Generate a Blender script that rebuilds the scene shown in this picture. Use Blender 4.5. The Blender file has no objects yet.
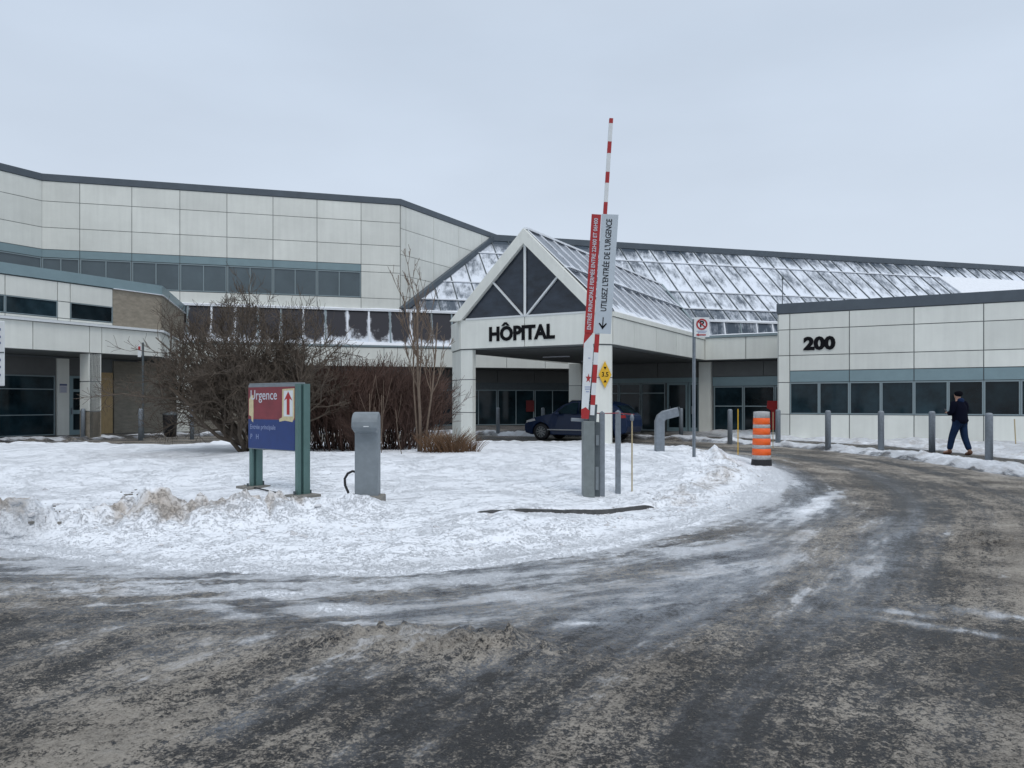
import bpy, bmesh, math, random
import numpy as np
from mathutils import Vector, Matrix
R = math.radians
random.seed(7)
SC = bpy.context.scene
COL = SC.collection
CH = 1.55                      # eye height of the photographer
F = 770.0

# ------------------------------------------------------------------ helpers
def V2(a): return np.array(a, float)
al = R(29.4)
U = V2((math.cos(al), -math.sin(al)))       # facade direction of the low wings
V = V2((math.sin(al), math.cos(al)))
P = (U+V)/math.sqrt(2)                      # facade direction of the tall block
W = (V-U)/math.sqrt(2)

def px(x, Y): return (x-512)/F*Y            # lateral position of something at distance Y

class MB:
    def __init__(s): s.v=[]; s.f=[]; s.m=[]; s.uv=None
    def add(s, vs, fs, m=0):
        b=len(s.v); s.v+= [tuple(map(float,q)) for q in vs]
        s.f+=[tuple(b+i for i in f) for f in fs]; s.m+=[m]*len(fs)
        return s
    def box(s, c, d, m=0, rot=None):
        x,y,z=d[0]/2,d[1]/2,d[2]/2
        vs=[Vector((sx*x,sy*y,sz*z)) for sz in(-1,1) for sy in(-1,1) for sx in(-1,1)]
        if rot is not None: vs=[rot@v for v in vs]
        vs=[v+Vector(c) for v in vs]
        return s.add(vs,[(0,2,3,1),(4,5,7,6),(0,1,5,4),(2,6,7,3),(0,4,6,2),(1,3,7,5)],m)
    def wbox(s, O, e, n, s0,s1,d0,d1,z0,z1,m=0):
        """box in wall coordinates: s along e, d outward along n"""
        vs=[]
        for z in (z0,z1):
            for d in (d0,d1):
                for q in (s0,s1):
                    p=O+e*q+n*d; vs.append((p[0],p[1],z))
        fs=[(0,2,3,1),(4,5,7,6),(0,1,5,4),(2,6,7,3),(0,4,6,2),(1,3,7,5)]
        if e[0]*n[1]-e[1]*n[0] < 0: fs=[f[::-1] for f in fs]
        return s.add(vs,fs,m)
    def prism(s, poly, z0, z1, m=0):
        n=len(poly)
        a=sum(poly[i][0]*poly[(i+1)%n][1]-poly[(i+1)%n][0]*poly[i][1] for i in range(n))
        if a<0: poly=poly[::-1]
        vs=[(p[0],p[1],z0) for p in poly]+[(p[0],p[1],z1) for p in poly]
        fs=[(i,(i+1)%n,n+(i+1)%n,n+i) for i in range(n)]
        fs.append(tuple(range(n-1,-1,-1))); fs.append(tuple(range(n,2*n)))
        return s.add(vs,fs,m)
    def tube(s, pts, rad, k=8, m=0, cap=True, sq=False):
        pts=[Vector(p) for p in pts]; n=len(pts)
        if not hasattr(rad,'__len__'): rad=[rad]*n
        b=len(s.v); a0=None
        for i in range(n):
            t=(pts[min(i+1,n-1)]-pts[max(i-1,0)]).normalized()
            if a0 is None:
                r=Vector((1,0,0)) if abs(t.x)<.9 else Vector((0,1,0))
            else: r=a0
            a=(r-t*r.dot(t)).normalized(); a0=a; c=t.cross(a)
            for j in range(k):
                th=2*math.pi*(j+(.5 if sq else 0))/k
                s.v.append(tuple(pts[i]+(a*math.cos(th)+c*math.sin(th))*rad[i]))
        for i in range(n-1):
            for j in range(k):
                s.f.append((b+i*k+j,b+i*k+(j+1)%k,b+(i+1)*k+(j+1)%k,b+(i+1)*k+j)); s.m.append(m)
        if cap:
            s.f.append(tuple(b+j for j in range(k-1,-1,-1))); s.m.append(m)
            s.f.append(tuple(b+(n-1)*k+j for j in range(k))); s.m.append(m)
        return s
    def lathe(s, prof, c=(0,0,0), k=24, m=0):
        pts=[(c[0],c[1],c[2]+z) for r,z in prof]
        b=len(s.v)
        for r,z in prof:
            for j in range(k):
                th=2*math.pi*j/k; s.v.append((c[0]+r*math.cos(th),c[1]+r*math.sin(th),c[2]+z))
        for i in range(len(prof)-1):
            for j in range(k):
                s.f.append((b+i*k+j,b+i*k+(j+1)%k,b+(i+1)*k+(j+1)%k,b+(i+1)*k+j)); s.m.append(m)
        return s
    def build(s, name, mats, parent=None, smooth=False, bevel=0, recalc=False):
        off=Vector((0,0,0)); q=parent
        while q is not None: off+=q.location; q=q.parent
        me=bpy.data.meshes.new(name)
        me.from_pydata([(x-off.x,y-off.y,z-off.z) for x,y,z in s.v],[],s.f)
        if not isinstance(mats,(list,tuple)): mats=[mats]
        for m in mats: me.materials.append(m)
        me.polygons.foreach_set('material_index',s.m)
        if smooth: me.polygons.foreach_set('use_smooth',[True]*len(s.f))
        if s.uv is not None:
            l=me.uv_layers.new(name='UVMap')
            flat=[]
            for f in s.uv: 
                for c in f: flat+=list(c)
            l.data.foreach_set('uv',flat)
        me.update()
        if recalc:
            bm=bmesh.new(); bm.from_mesh(me); bmesh.ops.recalc_face_normals(bm,faces=bm.faces); bm.to_mesh(me); bm.free()
        o=bpy.data.objects.new(name,me); COL.objects.link(o)
        if parent is not None: o.parent=parent
        if bevel:
            b=o.modifiers.new('Bevel','BEVEL'); b.width=bevel; b.segments=2; b.limit_method='ANGLE'
        return o

def tag(o,label=None,cat=None,group=None,kind=None):
    if label: o['label']=label
    if cat: o['category']=cat
    if group: o['group']=group
    if kind: o['kind']=kind
    return o
def empty(name,loc,label,cat,group=None):
    o=bpy.data.objects.new(name,None); COL.objects.link(o); o.location=loc; o.empty_display_size=.2
    return tag(o,label,cat,group)
def copy_tree(o,parent=None):
    c=o.copy(); COL.objects.link(c); c.parent=parent
    for ch in [q for q in COL.objects if q.parent==o]: copy_tree(ch,c)
    return c

def text_mesh(txt, size, M, mat, name, parent, bold=0.0, depth=.01, align='CENTER', width=None):
    """lettering as a mesh; M = 4x4 world matrix of the text plane (x right, y up)"""
    cu=bpy.data.curves.new('t','FONT'); cu.body=txt; cu.size=size; cu.align_x=align; cu.align_y='CENTER'
    cu.extrude=depth/2; cu.offset=bold; cu.resolution_u=3
    o=bpy.data.objects.new('t',cu); COL.objects.link(o)
    bpy.context.view_layer.update()
    dg=bpy.context.evaluated_depsgraph_get()
    me=bpy.data.meshes.new_from_object(o.evaluated_get(dg))
    bpy.data.objects.remove(o)
    xs=[v.co.x for v in me.vertices]; w=max(xs)-min(xs)
    off=Vector((0,0,0)); q=parent
    while q is not None: off+=q.location; q=q.parent
    S=Matrix.Scale(width/w,4,Vector((1,0,0))) if width else Matrix.Identity(4)
    me.transform(Matrix.Translation(-off)@M@S)
    me.materials.clear(); me.materials.append(mat)
    r=bpy.data.objects.new(name,me); COL.objects.link(r); r.parent=parent
    return r
def frame(o, ex, ey):
    ex=Vector(ex).normalized(); ey=Vector(ey).normalized(); ez=ex.cross(ey)
    M=Matrix.Identity(4)
    for i in range(3):
        M[i][0]=ex[i]; M[i][1]=ey[i]; M[i][2]=ez[i]; M[i][3]=o[i]
    return M

# value noise ------------------------------------------------------
_rng=np.random.RandomState(3); _T=_rng.rand(512,512)
def vn(x,y):
    xi=np.floor(x).astype(int); yi=np.floor(y).astype(int); fx=x-xi; fy=y-yi
    fx=fx*fx*(3-2*fx); fy=fy*fy*(3-2*fy)
    a=_T[xi%512,yi%512]; b=_T[(xi+1)%512,yi%512]; c=_T[xi%512,(yi+1)%512]; d=_T[(xi+1)%512,(yi+1)%512]
    return a+(b-a)*fx+(c-a)*fy+(a-b-c+d)*fx*fy
def fbm(x,y,o=4,g=.5):
    r=0;a=1;t=0
    for i in range(o):
        r=r+a*vn(x*2**i+17.3*i,y*2**i+5.1*i); t+=a; a*=g
    return r/t
def ss(a,b,x):
    t=np.clip((x-a)/(b-a),0,1); return t*t*(3-2*t)

# ------------------------------------------------------------------ materials
def mat(name, col, rough=.6, metal=0, spec=.5, var=.0, vscale=3, bump=0, bscale=40, stretch=(1,1,1), coat=0, var2=None):
    m=bpy.data.materials.new(name); m.use_nodes=True; nt=m.node_tree; n=nt.nodes; l=nt.links
    b=n['Principled BSDF']; b.inputs['Base Color'].default_value=(*col,1)
    b.inputs['Roughness'].default_value=rough; b.inputs['Metallic'].default_value=metal
    b.inputs['Specular IOR Level'].default_value=spec; b.inputs['Coat Weight'].default_value=coat
    if var or bump:
        tc=n.new('ShaderNodeTexCoord'); mp=n.new('ShaderNodeMapping'); mp.inputs['Scale'].default_value=stretch
        l.new(tc.outputs['Object'],mp.inputs['Vector'])
    if var:
        nz=n.new('ShaderNodeTexNoise'); nz.inputs['Scale'].default_value=vscale; nz.inputs['Detail'].default_value=6
        nz.inputs['Roughness'].default_value=.65
        l.new(mp.outputs[0],nz.inputs['Vector'])
        rp=n.new('ShaderNodeValToRGB'); rp.color_ramp.elements[0].position=.3; rp.color_ramp.elements[1].position=.7
        c0=var2 if var2 else tuple(c*(1-var) for c in col)
        rp.color_ramp.elements[0].color=(*c0,1); rp.color_ramp.elements[1].color=(*[min(1,c*(1+var*.6)) for c in col],1)
        l.new(nz.outputs['Fac'],rp.inputs['Fac']); l.new(rp.outputs['Color'],b.inputs['Base Color'])
    if bump:
        nb=n.new('ShaderNodeTexNoise'); nb.inputs['Scale'].default_value=bscale; nb.inputs['Detail'].default_value=5
        l.new(mp.outputs[0],nb.inputs['Vector'])
        bp=n.new('ShaderNodeBump'); bp.inputs['Strength'].default_value=bump; bp.inputs['Distance'].default_value=.02
        l.new(nb.outputs['Fac'],bp.inputs['Height']); l.new(bp.outputs[0],b.inputs['Normal'])
    return m
M_panel=mat('panel',(.72,.735,.685),.62,var=.10,vscale=.4,stretch=(1,1,1.2),bump=.08,bscale=1.2)
def vary_panels(m,k=.05):
    nt=m.node_tree; n=nt.nodes; l=nt.links; b=n['Principled BSDF']; src=b.inputs['Base Color'].links[0].from_socket
    g=n.new('ShaderNodeNewGeometry'); mr=n.new('ShaderNodeMapRange'); mr.inputs[3].default_value=1-k; mr.inputs[4].default_value=1+k
    l.new(g.outputs['Random Per Island'],mr.inputs[0]); v=n.new('ShaderNodeVectorMath'); v.operation='SCALE'; l.new(src,v.inputs[0]); l.new(mr.outputs[0],v.inputs['Scale'])
    # faint rain streaks running down the cladding
    tc=n.new('ShaderNodeTexCoord'); mp=n.new('ShaderNodeMapping'); mp.inputs['Scale'].default_value=(3.5,3.5,.25); l.new(tc.outputs['Object'],mp.inputs[0])
    z=n.new('ShaderNodeTexNoise'); z.inputs['Scale'].default_value=1.5; z.inputs['Detail'].default_value=6; l.new(mp.outputs[0],z.inputs['Vector'])
    m2=n.new('ShaderNodeMapRange'); m2.inputs[1].default_value=.35; m2.inputs[2].default_value=.7; m2.inputs[3].default_value=1.02; m2.inputs[4].default_value=.955; l.new(z.outputs['Fac'],m2.inputs[0])
    v2=n.new('ShaderNodeVectorMath'); v2.operation='SCALE'; l.new(v.outputs[0],v2.inputs[0]); l.new(m2.outputs[0],v2.inputs['Scale']); l.new(v2.outputs[0],b.inputs['Base Color'])
vary_panels(M_panel)
M_joint=mat('joint',(.16,.175,.18),.8)
M_cop=mat('coping',(.075,.095,.115),.45,metal=.0,var=.15,vscale=2)
M_teal=mat('teal_metal',(.20,.285,.31),.4,var=.08,vscale=2)
M_frame=mat('window_frame',(.22,.28,.30),.4)
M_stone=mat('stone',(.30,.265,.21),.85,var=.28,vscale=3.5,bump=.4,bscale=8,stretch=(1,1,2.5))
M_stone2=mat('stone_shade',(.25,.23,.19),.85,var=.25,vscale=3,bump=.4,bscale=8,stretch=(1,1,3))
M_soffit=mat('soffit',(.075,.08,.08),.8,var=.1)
M_dpanel=mat('recess_panel',(.12,.125,.125),.7,var=.1)
M_ply=mat('plywood',(.46,.33,.17),.7,var=.2,stretch=(6,6,1))
M_black=mat('black_letters',(.008,.008,.010),.7,spec=.1)
M_steel=mat('galvanised',(.22,.25,.28),.5,metal=.35,var=.2,vscale=12)
M_steeld=mat('dark_steel',(.09,.11,.12),.5,metal=.3,var=.2,vscale=8)
M_greymet=mat('grey_paint',(.20,.23,.25),.5,var=.15,vscale=9)
M_green=mat('green_metal',(.085,.16,.15),.42,var=.12,vscale=7)
M_greend=mat('dark_green_metal',(.03,.07,.07),.5)
M_white=mat('white_paint',(.66,.69,.70),.5,var=.06,vscale=6)
M_sgrey=mat('sign_grey',(.46,.52,.57),.5,var=.06,vscale=5)
M_red=mat('red_paint',(.36,.016,.018),.5,var=.12,vscale=6)
M_maroon=mat('faded_red',(.20,.028,.038),.45,var=.2,vscale=5)
M_blue=mat('blue_sign',(.008,.035,.16),.45,var=.15,vscale=5)
M_cream=mat('yellowed_tape',(.58,.50,.30),.6,var=.15,vscale=20)
M_pale=mat('pale_lettering',(.55,.57,.62),.5)
M_faint=mat('faint_lettering',(.22,.27,.45),.5)
M_yel=mat('yellow_sign',(.72,.42,.02),.4,var=.1,vscale=8)
M_or=mat('orange_plastic',(.90,.13,.015),.42,var=.1,vscale=14)
M_refl=mat('reflective_band',(.42,.42,.42),.35,var=.25,vscale=18)
M_rub=mat('black_rubber',(.012,.012,.014),.6,bump=.2)
M_conc=mat('concrete',(.22,.21,.19),.9,var=.3,vscale=12,bump=.5,bscale=30)
M_kerb=mat('kerb_stone',(.075,.075,.075),.8,var=.4,vscale=8,bump=.5,bscale=30)
M_bark=mat('bark',(.095,.074,.056),.9,var=.35,vscale=9)
M_bark2=mat('pale_bark',(.155,.115,.085),.85,var=.3,vscale=9)
M_rbark=mat('red_brown_twigs',(.095,.055,.042),.9,var=.4,vscale=3)
M_grass=mat('dry_grass',(.15,.085,.045),.9,var=.4,vscale=9)
M_paint=mat('car_paint',(.004,.018,.060),.35,spec=.3,coat=.15)
M_rim=mat('alloy',(.38,.39,.40),.35,metal=.8)
M_lamp=mat('lamp_glass',(.6,.6,.6),.15)
M_tail=mat('tail_lamp',(.35,.01,.01),.2)
M_snow=mat('roof_snow',(.80,.83,.87),.75,var=.08,vscale=5,bump=.4,bscale=6)
M_wood=mat('stake_wood',(.42,.34,.2),.8)
M_jacket=mat('jacket_cloth',(.005,.006,.014),.9,spec=.05,bump=.4,bscale=12)
M_hood=mat('hood_cloth',(.010,.022,.06),.9,spec=.1)
M_jeans=mat('denim',(.012,.027,.065),.9,spec=.1,var=.3,vscale=8,bump=.3,bscale=18)
M_boot=mat('boot_leather',(.11,.05,.028),.7,var=.2)
M_skin=mat('skin',(.42,.24,.17),.6)
M_hair=mat('dark_hat',(.006,.006,.009),.95,spec=.05)
M_phone=mat('phone',(.01,.01,.012),.2)
M_ivory=mat('notice_paper',(.5,.5,.55),.6)
M_poster=mat('poster_red',(.13,.01,.012),.5)

def glass_mat(name, col=(.010,.020,.027), rough=.06, var=.5, spec=.28):
    m=mat(name,col,rough,spec=spec,var=var,vscale=.9,bump=.02,bscale=1.1); return m
M_glass=glass_mat('dark_glass',(.009,.020,.026),var=.75)  # strong two-tone mottle painted in to suggest faint reflections
def vary_glass(m):
    nt=m.node_tree; n=nt.nodes; l=nt.links; b=n['Principled BSDF']; src=b.inputs['Base Color'].links[0].from_socket
    oi=n.new('ShaderNodeObjectInfo'); mr=n.new('ShaderNodeMapRange'); mr.inputs[3].default_value=.6; mr.inputs[4].default_value=1.8; l.new(oi.outputs['Random'],mr.inputs[0])
    v=n.new('ShaderNodeVectorMath'); v.operation='SCALE'; l.new(src,v.inputs[0]); l.new(mr.outputs[0],v.inputs['Scale']); l.new(v.outputs[0],b.inputs['Base Color'])
vary_glass(M_glass)
M_glass2=mat('upper_glass',(.085,.115,.13),.12,var=.25,vscale=.5,bump=.03,bscale=.8)
vary_glass.__doc__=None
M_pedglass=mat('pediment_glass',(.026,.036,.052),.1,spec=.45,var=.6,vscale=1.1,stretch=(1,1,2.2),bump=.03,bscale=.9)  # stretched noise in the colour imitates faint interior reflections

def snowglass(name, base, bias, topdark, edge):
    """glass roof pane with wind-blown snow; UV runs 0..1 over each pane (v up the slope), z = random per pane in second map"""
    m=bpy.data.materials.new(name); m.use_nodes=True; nt=m.node_tree; n=nt.nodes; l=nt.links
    b=n['Principled BSDF']
    tc=n.new('ShaderNodeTexCoord'); uv=n.new('ShaderNodeUVMap'); uv.uv_map='UVMap'
    sp=n.new('ShaderNodeSeparateXYZ'); l.new(uv.outputs[0],sp.inputs[0])
    def math_(op,a,b_=None,c=None,clamp=False):
        q=n.new('ShaderNodeMath'); q.operation=op; q.use_clamp=clamp
        for i,x in enumerate((a,b_,c)):
            if x is None: continue
            if isinstance(x,(int,float)): q.inputs[i].default_value=x
            else: l.new(x,q.inputs[i])
        return q.outputs[0]
    fu=math_('FRACT',sp.outputs[0]); fv=math_('FRACT',sp.outputs[1])
    eu=math_('MULTIPLY',math_('ABSOLUTE',math_('SUBTRACT',fu,.5)),2)
    eu=math_('POWER',eu,6)
    low=math_('POWER',math_('SUBTRACT',1,fv),5)
    n1=n.new('ShaderNodeTexNoise'); n1.inputs['Scale'].default_value=.55; n1.inputs['Detail'].default_value=3; l.new(tc.outputs['Object'],n1.inputs['Vector'])
    n2=n.new('ShaderNodeTexNoise'); n2.inputs['Scale'].default_value=2.2; n2.inputs['Detail'].default_value=7; n2.inputs['Roughness'].default_value=.7; mp=n.new('ShaderNodeMapping'); mp.inputs['Rotation'].default_value=(0,0,-R(15.6)); mp.inputs['Scale'].default_value=(1.3,.45,.45) if topdark else (1,1,1)
    l.new(tc.outputs['Object'],mp.inputs['Vector']); l.new(mp.outputs[0],n2.inputs['Vector'])
    s=math_('ADD',math_('MULTIPLY',math_('SUBTRACT',n1.outputs['Fac'],.5),1.3),math_('MULTIPLY',math_('SUBTRACT',n2.outputs['Fac'],.5),1.7))
    s=math_('ADD',s,math_('MULTIPLY',eu,edge)); s=math_('ADD',s,math_('MULTIPLY',low,edge*1.1))
    if topdark:
        rowi=math_('FLOOR',sp.outputs[1])
        t=math_('MULTIPLY',math_('COMPARE',rowi,3,.1),math_('MULTIPLY',math_('POWER',fv,1.5),topdark))
        # weaker away from the west end of the roof
        so=n.new('ShaderNodeSeparateXYZ'); l.new(tc.outputs['Object'],so.inputs[0])
        mr=n.new('ShaderNodeMapRange'); mr.inputs[1].default_value=6; mr.inputs[2].default_value=22; mr.inputs[3].default_value=1; mr.inputs[4].default_value=.25
        l.new(so.outputs[0],mr.inputs[0]); t=math_('MULTIPLY',t,mr.outputs[0])
        s=math_('SUBTRACT',s,t)
        t2=math_('MULTIPLY',math_('COMPARE',rowi,0,.1),topdark*.28); s=math_('SUBTRACT',s,t2)
    s=math_('ADD',s,bias)
    r=n.new('ShaderNodeMapRange'); r.interpolation_type='SMOOTHSTEP'; r.inputs[1].default_value=-.30 if topdark else -.22; r.inputs[2].default_value=.46 if topdark else .28; l.new(s,r.inputs[0])
    mx=n.new('ShaderNodeMix'); mx.data_type='RGBA'; mx.inputs[6].default_value=(*base,1); mx.inputs[7].default_value=(.74,.79,.86,1)
    l.new(r.outputs[0],mx.inputs[0]); l.new(mx.outputs[2],b.inputs['Base Color'])
    r2=n.new('ShaderNodeMapRange'); r2.inputs[3].default_value=.12; r2.inputs[4].default_value=.7; l.new(r.outputs[0],r2.inputs[0]); l.new(r2.outputs[0],b.inputs['Roughness'])
    bp=n.new('ShaderNodeBump'); bp.inputs['Strength'].default_value=.5; bp.inputs['Distance'].default_value=.03; l.new(r.outputs[0],bp.inputs['Height']); l.new(bp.outputs[0],b.inputs['Normal'])
    return m
M_roofglass=snowglass('snowy_roof_glass',(.055,.075,.10),.13,1.1,.55)
M_lowglass=snowglass('lower_roof_glass',(.030,.027,.032),-.62,0,1.0)
M_canglass=snowglass('canopy_roof_glass',(.075,.09,.115),-.40,0,.80)

def terrain_mat(name, snow_bias=0.):
    m=bpy.data.materials.new(name); m.use_nodes=True; nt=m.node_tree; n=nt.nodes; l=nt.links
    b=n['Principled BSDF']
    def at(nm):
        a=n.new('ShaderNodeAttribute'); a.attribute_name=nm; return a
    tc=n.new('ShaderNodeTexCoord'); sn=at('snow').outputs['Fac']; sl=at('slush').outputs['Fac']; dr=at('dirt').outputs['Fac']; fl=at('flow').outputs['Vector']; fl2=at('flow2').outputs['Vector']; fm=at('fmix').outputs['Fac']
    def math_(op,a,b_=None,clamp=False):
        q=n.new('ShaderNodeMath'); q.operation=op; q.use_clamp=clamp
        for i,x in enumerate((a,b_)):
            if x is None: continue
            if isinstance(x,(int,float)): q.inputs[i].default_value=x
            else: l.new(x,q.inputs[i])
        return q.outputs[0]
    def noise(vec,scale,detail=6,rough=.6,st=None,dist=0):
        if st:
            mp=n.new('ShaderNodeMapping'); mp.inputs['Scale'].default_value=st; l.new(vec,mp.inputs['Vector']); vec=mp.outputs[0]
        z=n.new('ShaderNodeTexNoise'); z.inputs['Scale'].default_value=scale; z.inputs['Detail'].default_value=detail; z.inputs['Roughness'].default_value=rough; z.inputs['Distortion'].default_value=dist
        l.new(vec,z.inputs['Vector']); return math_('SUBTRACT',z.outputs['Fac'],.5)
    def sm(x,a,b_):
        r=n.new('ShaderNodeMapRange'); r.interpolation_type='SMOOTHSTEP'; r.inputs[1].default_value=a; r.inputs[2].default_value=b_; l.new(x,r.inputs[0]); return r.outputs[0]
    def mix(f,a,c):
        q=n.new('ShaderNodeMix'); q.data_type='RGBA'
        if isinstance(f,(int,float)): q.inputs[0].default_value=f
        else: l.new(f,q.inputs[0])
        for i,x in ((6,a),(7,c)):
            if isinstance(x,tuple): q.inputs[i].default_value=(*x,1)
            else: l.new(x,q.inputs[i])
        return q.outputs[2]
    obj=tc.outputs['Object']
    big=noise(obj,.8,4,.6); mid=noise(obj,4.5,6,.65,dist=.4); fine=noise(obj,26,6,.7,dist=.3); vfine=noise(obj,85,3,.6)
    def both(sc,det,ro):
        a_=noise(fl,1.0,det,ro,sc); b2=noise(fl2,1.0,det,ro,sc)
        q=n.new('ShaderNodeMix'); q.data_type='FLOAT'; l.new(fm,q.inputs[0]); l.new(a_,q.inputs[2]); l.new(b2,q.inputs[3]); return q.outputs[0]
    strk=both((.35,2.6,1),6,.6); strk2=both((2.2,7,1),5,.7); strk3=both((9,17,1),4,.7)
    grit=noise(obj,30,8,.8,dist=.3)
    def add(*xs):
        r=xs[0]
        for x in xs[1:]: r=math_('ADD',r,x)
        return r
    mul=lambda a,k: math_('MULTIPLY',a,k)
    s=add(sn,mul(strk,1.6),mul(strk2,1.1),mul(mid,.7),mul(fine,.5))
    smask=sm(s,.38,.70)
    ice=sm(add(sn,mul(strk,1.5),mul(strk2,1.4),mul(mid,1.2),mul(grit,2.2),.15,mul(big,.8)),.0,.80)
    q=add(sl,mul(mid,1.2),mul(grit,3.2),mul(vfine,1.6),mul(fine,1.0),mul(strk2,1.0),mul(strk,1.0),mul(strk3,1.4),mul(big,.7))
    slm=sm(q,.30,.70)
    asph=mix(sm(vfine,-.2,.2),(.020,.020,.021),(.066,.065,.064))
    icecol=mix(sm(add(fine,grit,mul(strk,1.2)),-.35,.35),(.085,.09,.10),(.27,.285,.31))
    icecol=mix(mul(sm(sn,.08,.42),.85),icecol,(.50,.545,.61))
    col=mix(mul(ice,.85),asph,icecol)
    slcol=mix(sm(add(fine,mul(big,1.5),mul(vfine,.8)),-.4,.4),(.165,.146,.122),(.54,.485,.41))
    col=mix(mul(slm,.85),col,slcol)
    dirt=sm(add(dr,mul(mid,.9),mul(fine,.4),mul(big,.5)),.35,.95)
    sncol=mix(dirt,(.86,.89,.93),(.50,.455,.41))
    col=mix(smask,col,sncol)
    l.new(col,b.inputs['Base Color'])
    ro=n.new('ShaderNodeMapRange'); ro.inputs[3].default_value=.35; ro.inputs[4].default_value=.8
    l.new(math_('MAXIMUM',smask,slm),ro.inputs[0]); l.new(ro.outputs[0],b.inputs['Roughness'])
    b.inputs['Specular IOR Level'].default_value=.34
    rgh=math_('SUBTRACT',1.0,mul(sm(sn,.62,1.05),.96))
    h=add(mul(smask,.5),mul(slm,.7),math_('MULTIPLY',add(mul(fine,.9),mul(mid,.6),mul(vfine,.35),mul(strk3,.5),mul(grit,1.2)),rgh))
    bp=n.new('ShaderNodeBump'); bp.inputs['Strength'].default_value=.8; bp.inputs['Distance'].default_value=.036
    l.new(h,bp.inputs['Height']); l.new(bp.outputs[0],b.inputs['Normal'])
    return m
M_ter=terrain_mat('winter_ground')

# ------------------------------------------------------------------ terrain
CEN=V2((-6.,18.))
_e=[(-180,18.5),(-157,15.2),(-125,10.6),(-105,9.6),(-87,9.8),(-76,11.2),(-66.4,12.2),(-56.7,12.2),(-43,11.7),(-28,11.6),(-12.8,11.75),(8.7,12.5),(29.7,13.9),(44,14.7),(61,12.4),(90,10.6),(132,12),(153,17.9),(174,19.5),(180,18.5)]
def edgeR(x,y):
    th=np.degrees(np.arctan2(y-CEN[1],x-CEN[0]))
    return np.interp(th,[a for a,b in _e],[b for a,b in _e])
_k=[(-75,9.7),(-56,10.12),(-50,10.36),(-40.5,10.55),(-17,11.1),(-9,11.3),(2,11.7),(12,12.1),(26.5,13.2),(40,13.6)]
def kerbR(th): return np.interp(th,[a for a,b in _k],[b for a,b in _k])
def island_h(x,y):
    x=np.asarray(x,float); y=np.asarray(y,float)
    dx=x-CEN[0]; dy=y-CEN[1]; r=np.hypot(dx,dy); th=np.degrees(np.arctan2(dy,dx))
    sd=edgeR(x,y)-r
    h=-.02+.10*ss(-.1,1.3,sd)+.08*ss(1.2,4,sd)+.14*ss(3.5,8.5,sd)
    kb=ss(-58,-50,th)*(1-ss(20,32,th))
    kd=kerbR(th)-r
    h=h+kb*(.04*ss(-.03,.03,kd)-.03*ss(-.9,-.1,kd)*(1-ss(-.03,.03,kd)))
    n1=fbm(x*.5,y*.5,3); n2=fbm(x*3.1+9,y*3.1,4); n3=fbm(x*9,y*9,3)
    inn=ss(0,1.5,sd)
    calm=1-.92*kb*np.exp(-(kd/.45)**2)
    h=h+inn*(.24*(n1-.5)+(.020-.015*ss(2.9,4.0,sd))*(n2-.5)*calm)
    # ploughed ridge: chunky
    rid=np.exp(-((r-(8.95+.5*(vn(th*.12,th*0+3)-.5)))/.42)**2)*(ss(-128,-112,th)*(1-ss(-66,-58,th)))
    rid2=np.exp(-((sd-1.15)/.45)**2)*ss(-50,-36,th)*(1-ss(15,40,th))
    ch=np.abs(fbm(x*1.9,y*1.9,5,.5)-.5)*2
    h=h+rid*(.10+np.minimum(1.3*ch*n2,.22)+.07*(n3-.5)*2)+calm*rid2*(-.01+.42*ch*n2+.04*(n3-.5)*2)
    low=ss(.1,.8,sd)*(1-ss(1.6,2.6,sd))
    h=h+calm*low*(.20*ch*n1+.008*(n3-.5))
    h=h+.006*(n3-.5)*inn*calm*(1-.95*ss(2.9,4.0,sd))
    return h, sd, r, th, np.clip(rid+rid2*.8,0,1)
def iz(x,y): return float(island_h(np.array([x]),np.array([y]))[0][0])

FAR=[(26,-6),(18.5,3.5),(12.8,10.0),(10.9,14.4),(10.45,18.1),(10.45,21.3),(9.9,24.1),(9.15,26.6),(7.95,28.6),(6.4,30.8),(3.6,33.4),(-.5,35.2),(-6,37.5),(-14,34.5),(-18,30.4),(-24,26),(-45,14)]
def resample(pts,step):
    pts=np.array(pts,float)
    # catmull-rom
    out=[]
    for i in range(len(pts)-1):
        p0=pts[max(i-1,0)];p1=pts[i];p2=pts[i+1];p3=pts[min(i+2,len(pts)-1)]
        n=max(2,int(np.linalg.norm(p2-p1)/step))
        for k in range(n):
            t=k/n
            out.append(.5*((2*p1)+(-p0+p2)*t+(2*p0-5*p1+4*p2-p3)*t*t+(-p0+3*p1-3*p2+p3)*t**3))
    out.append(pts[-1]); return np.array(out)
FARC=resample(FAR,.15)
def dist_far(x,y):
    d=np.full(x.shape,1e9)
    for q in FARC[::5]: d=np.minimum(d,np.hypot(x-q[0],y-q[1]))
    return d

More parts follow.
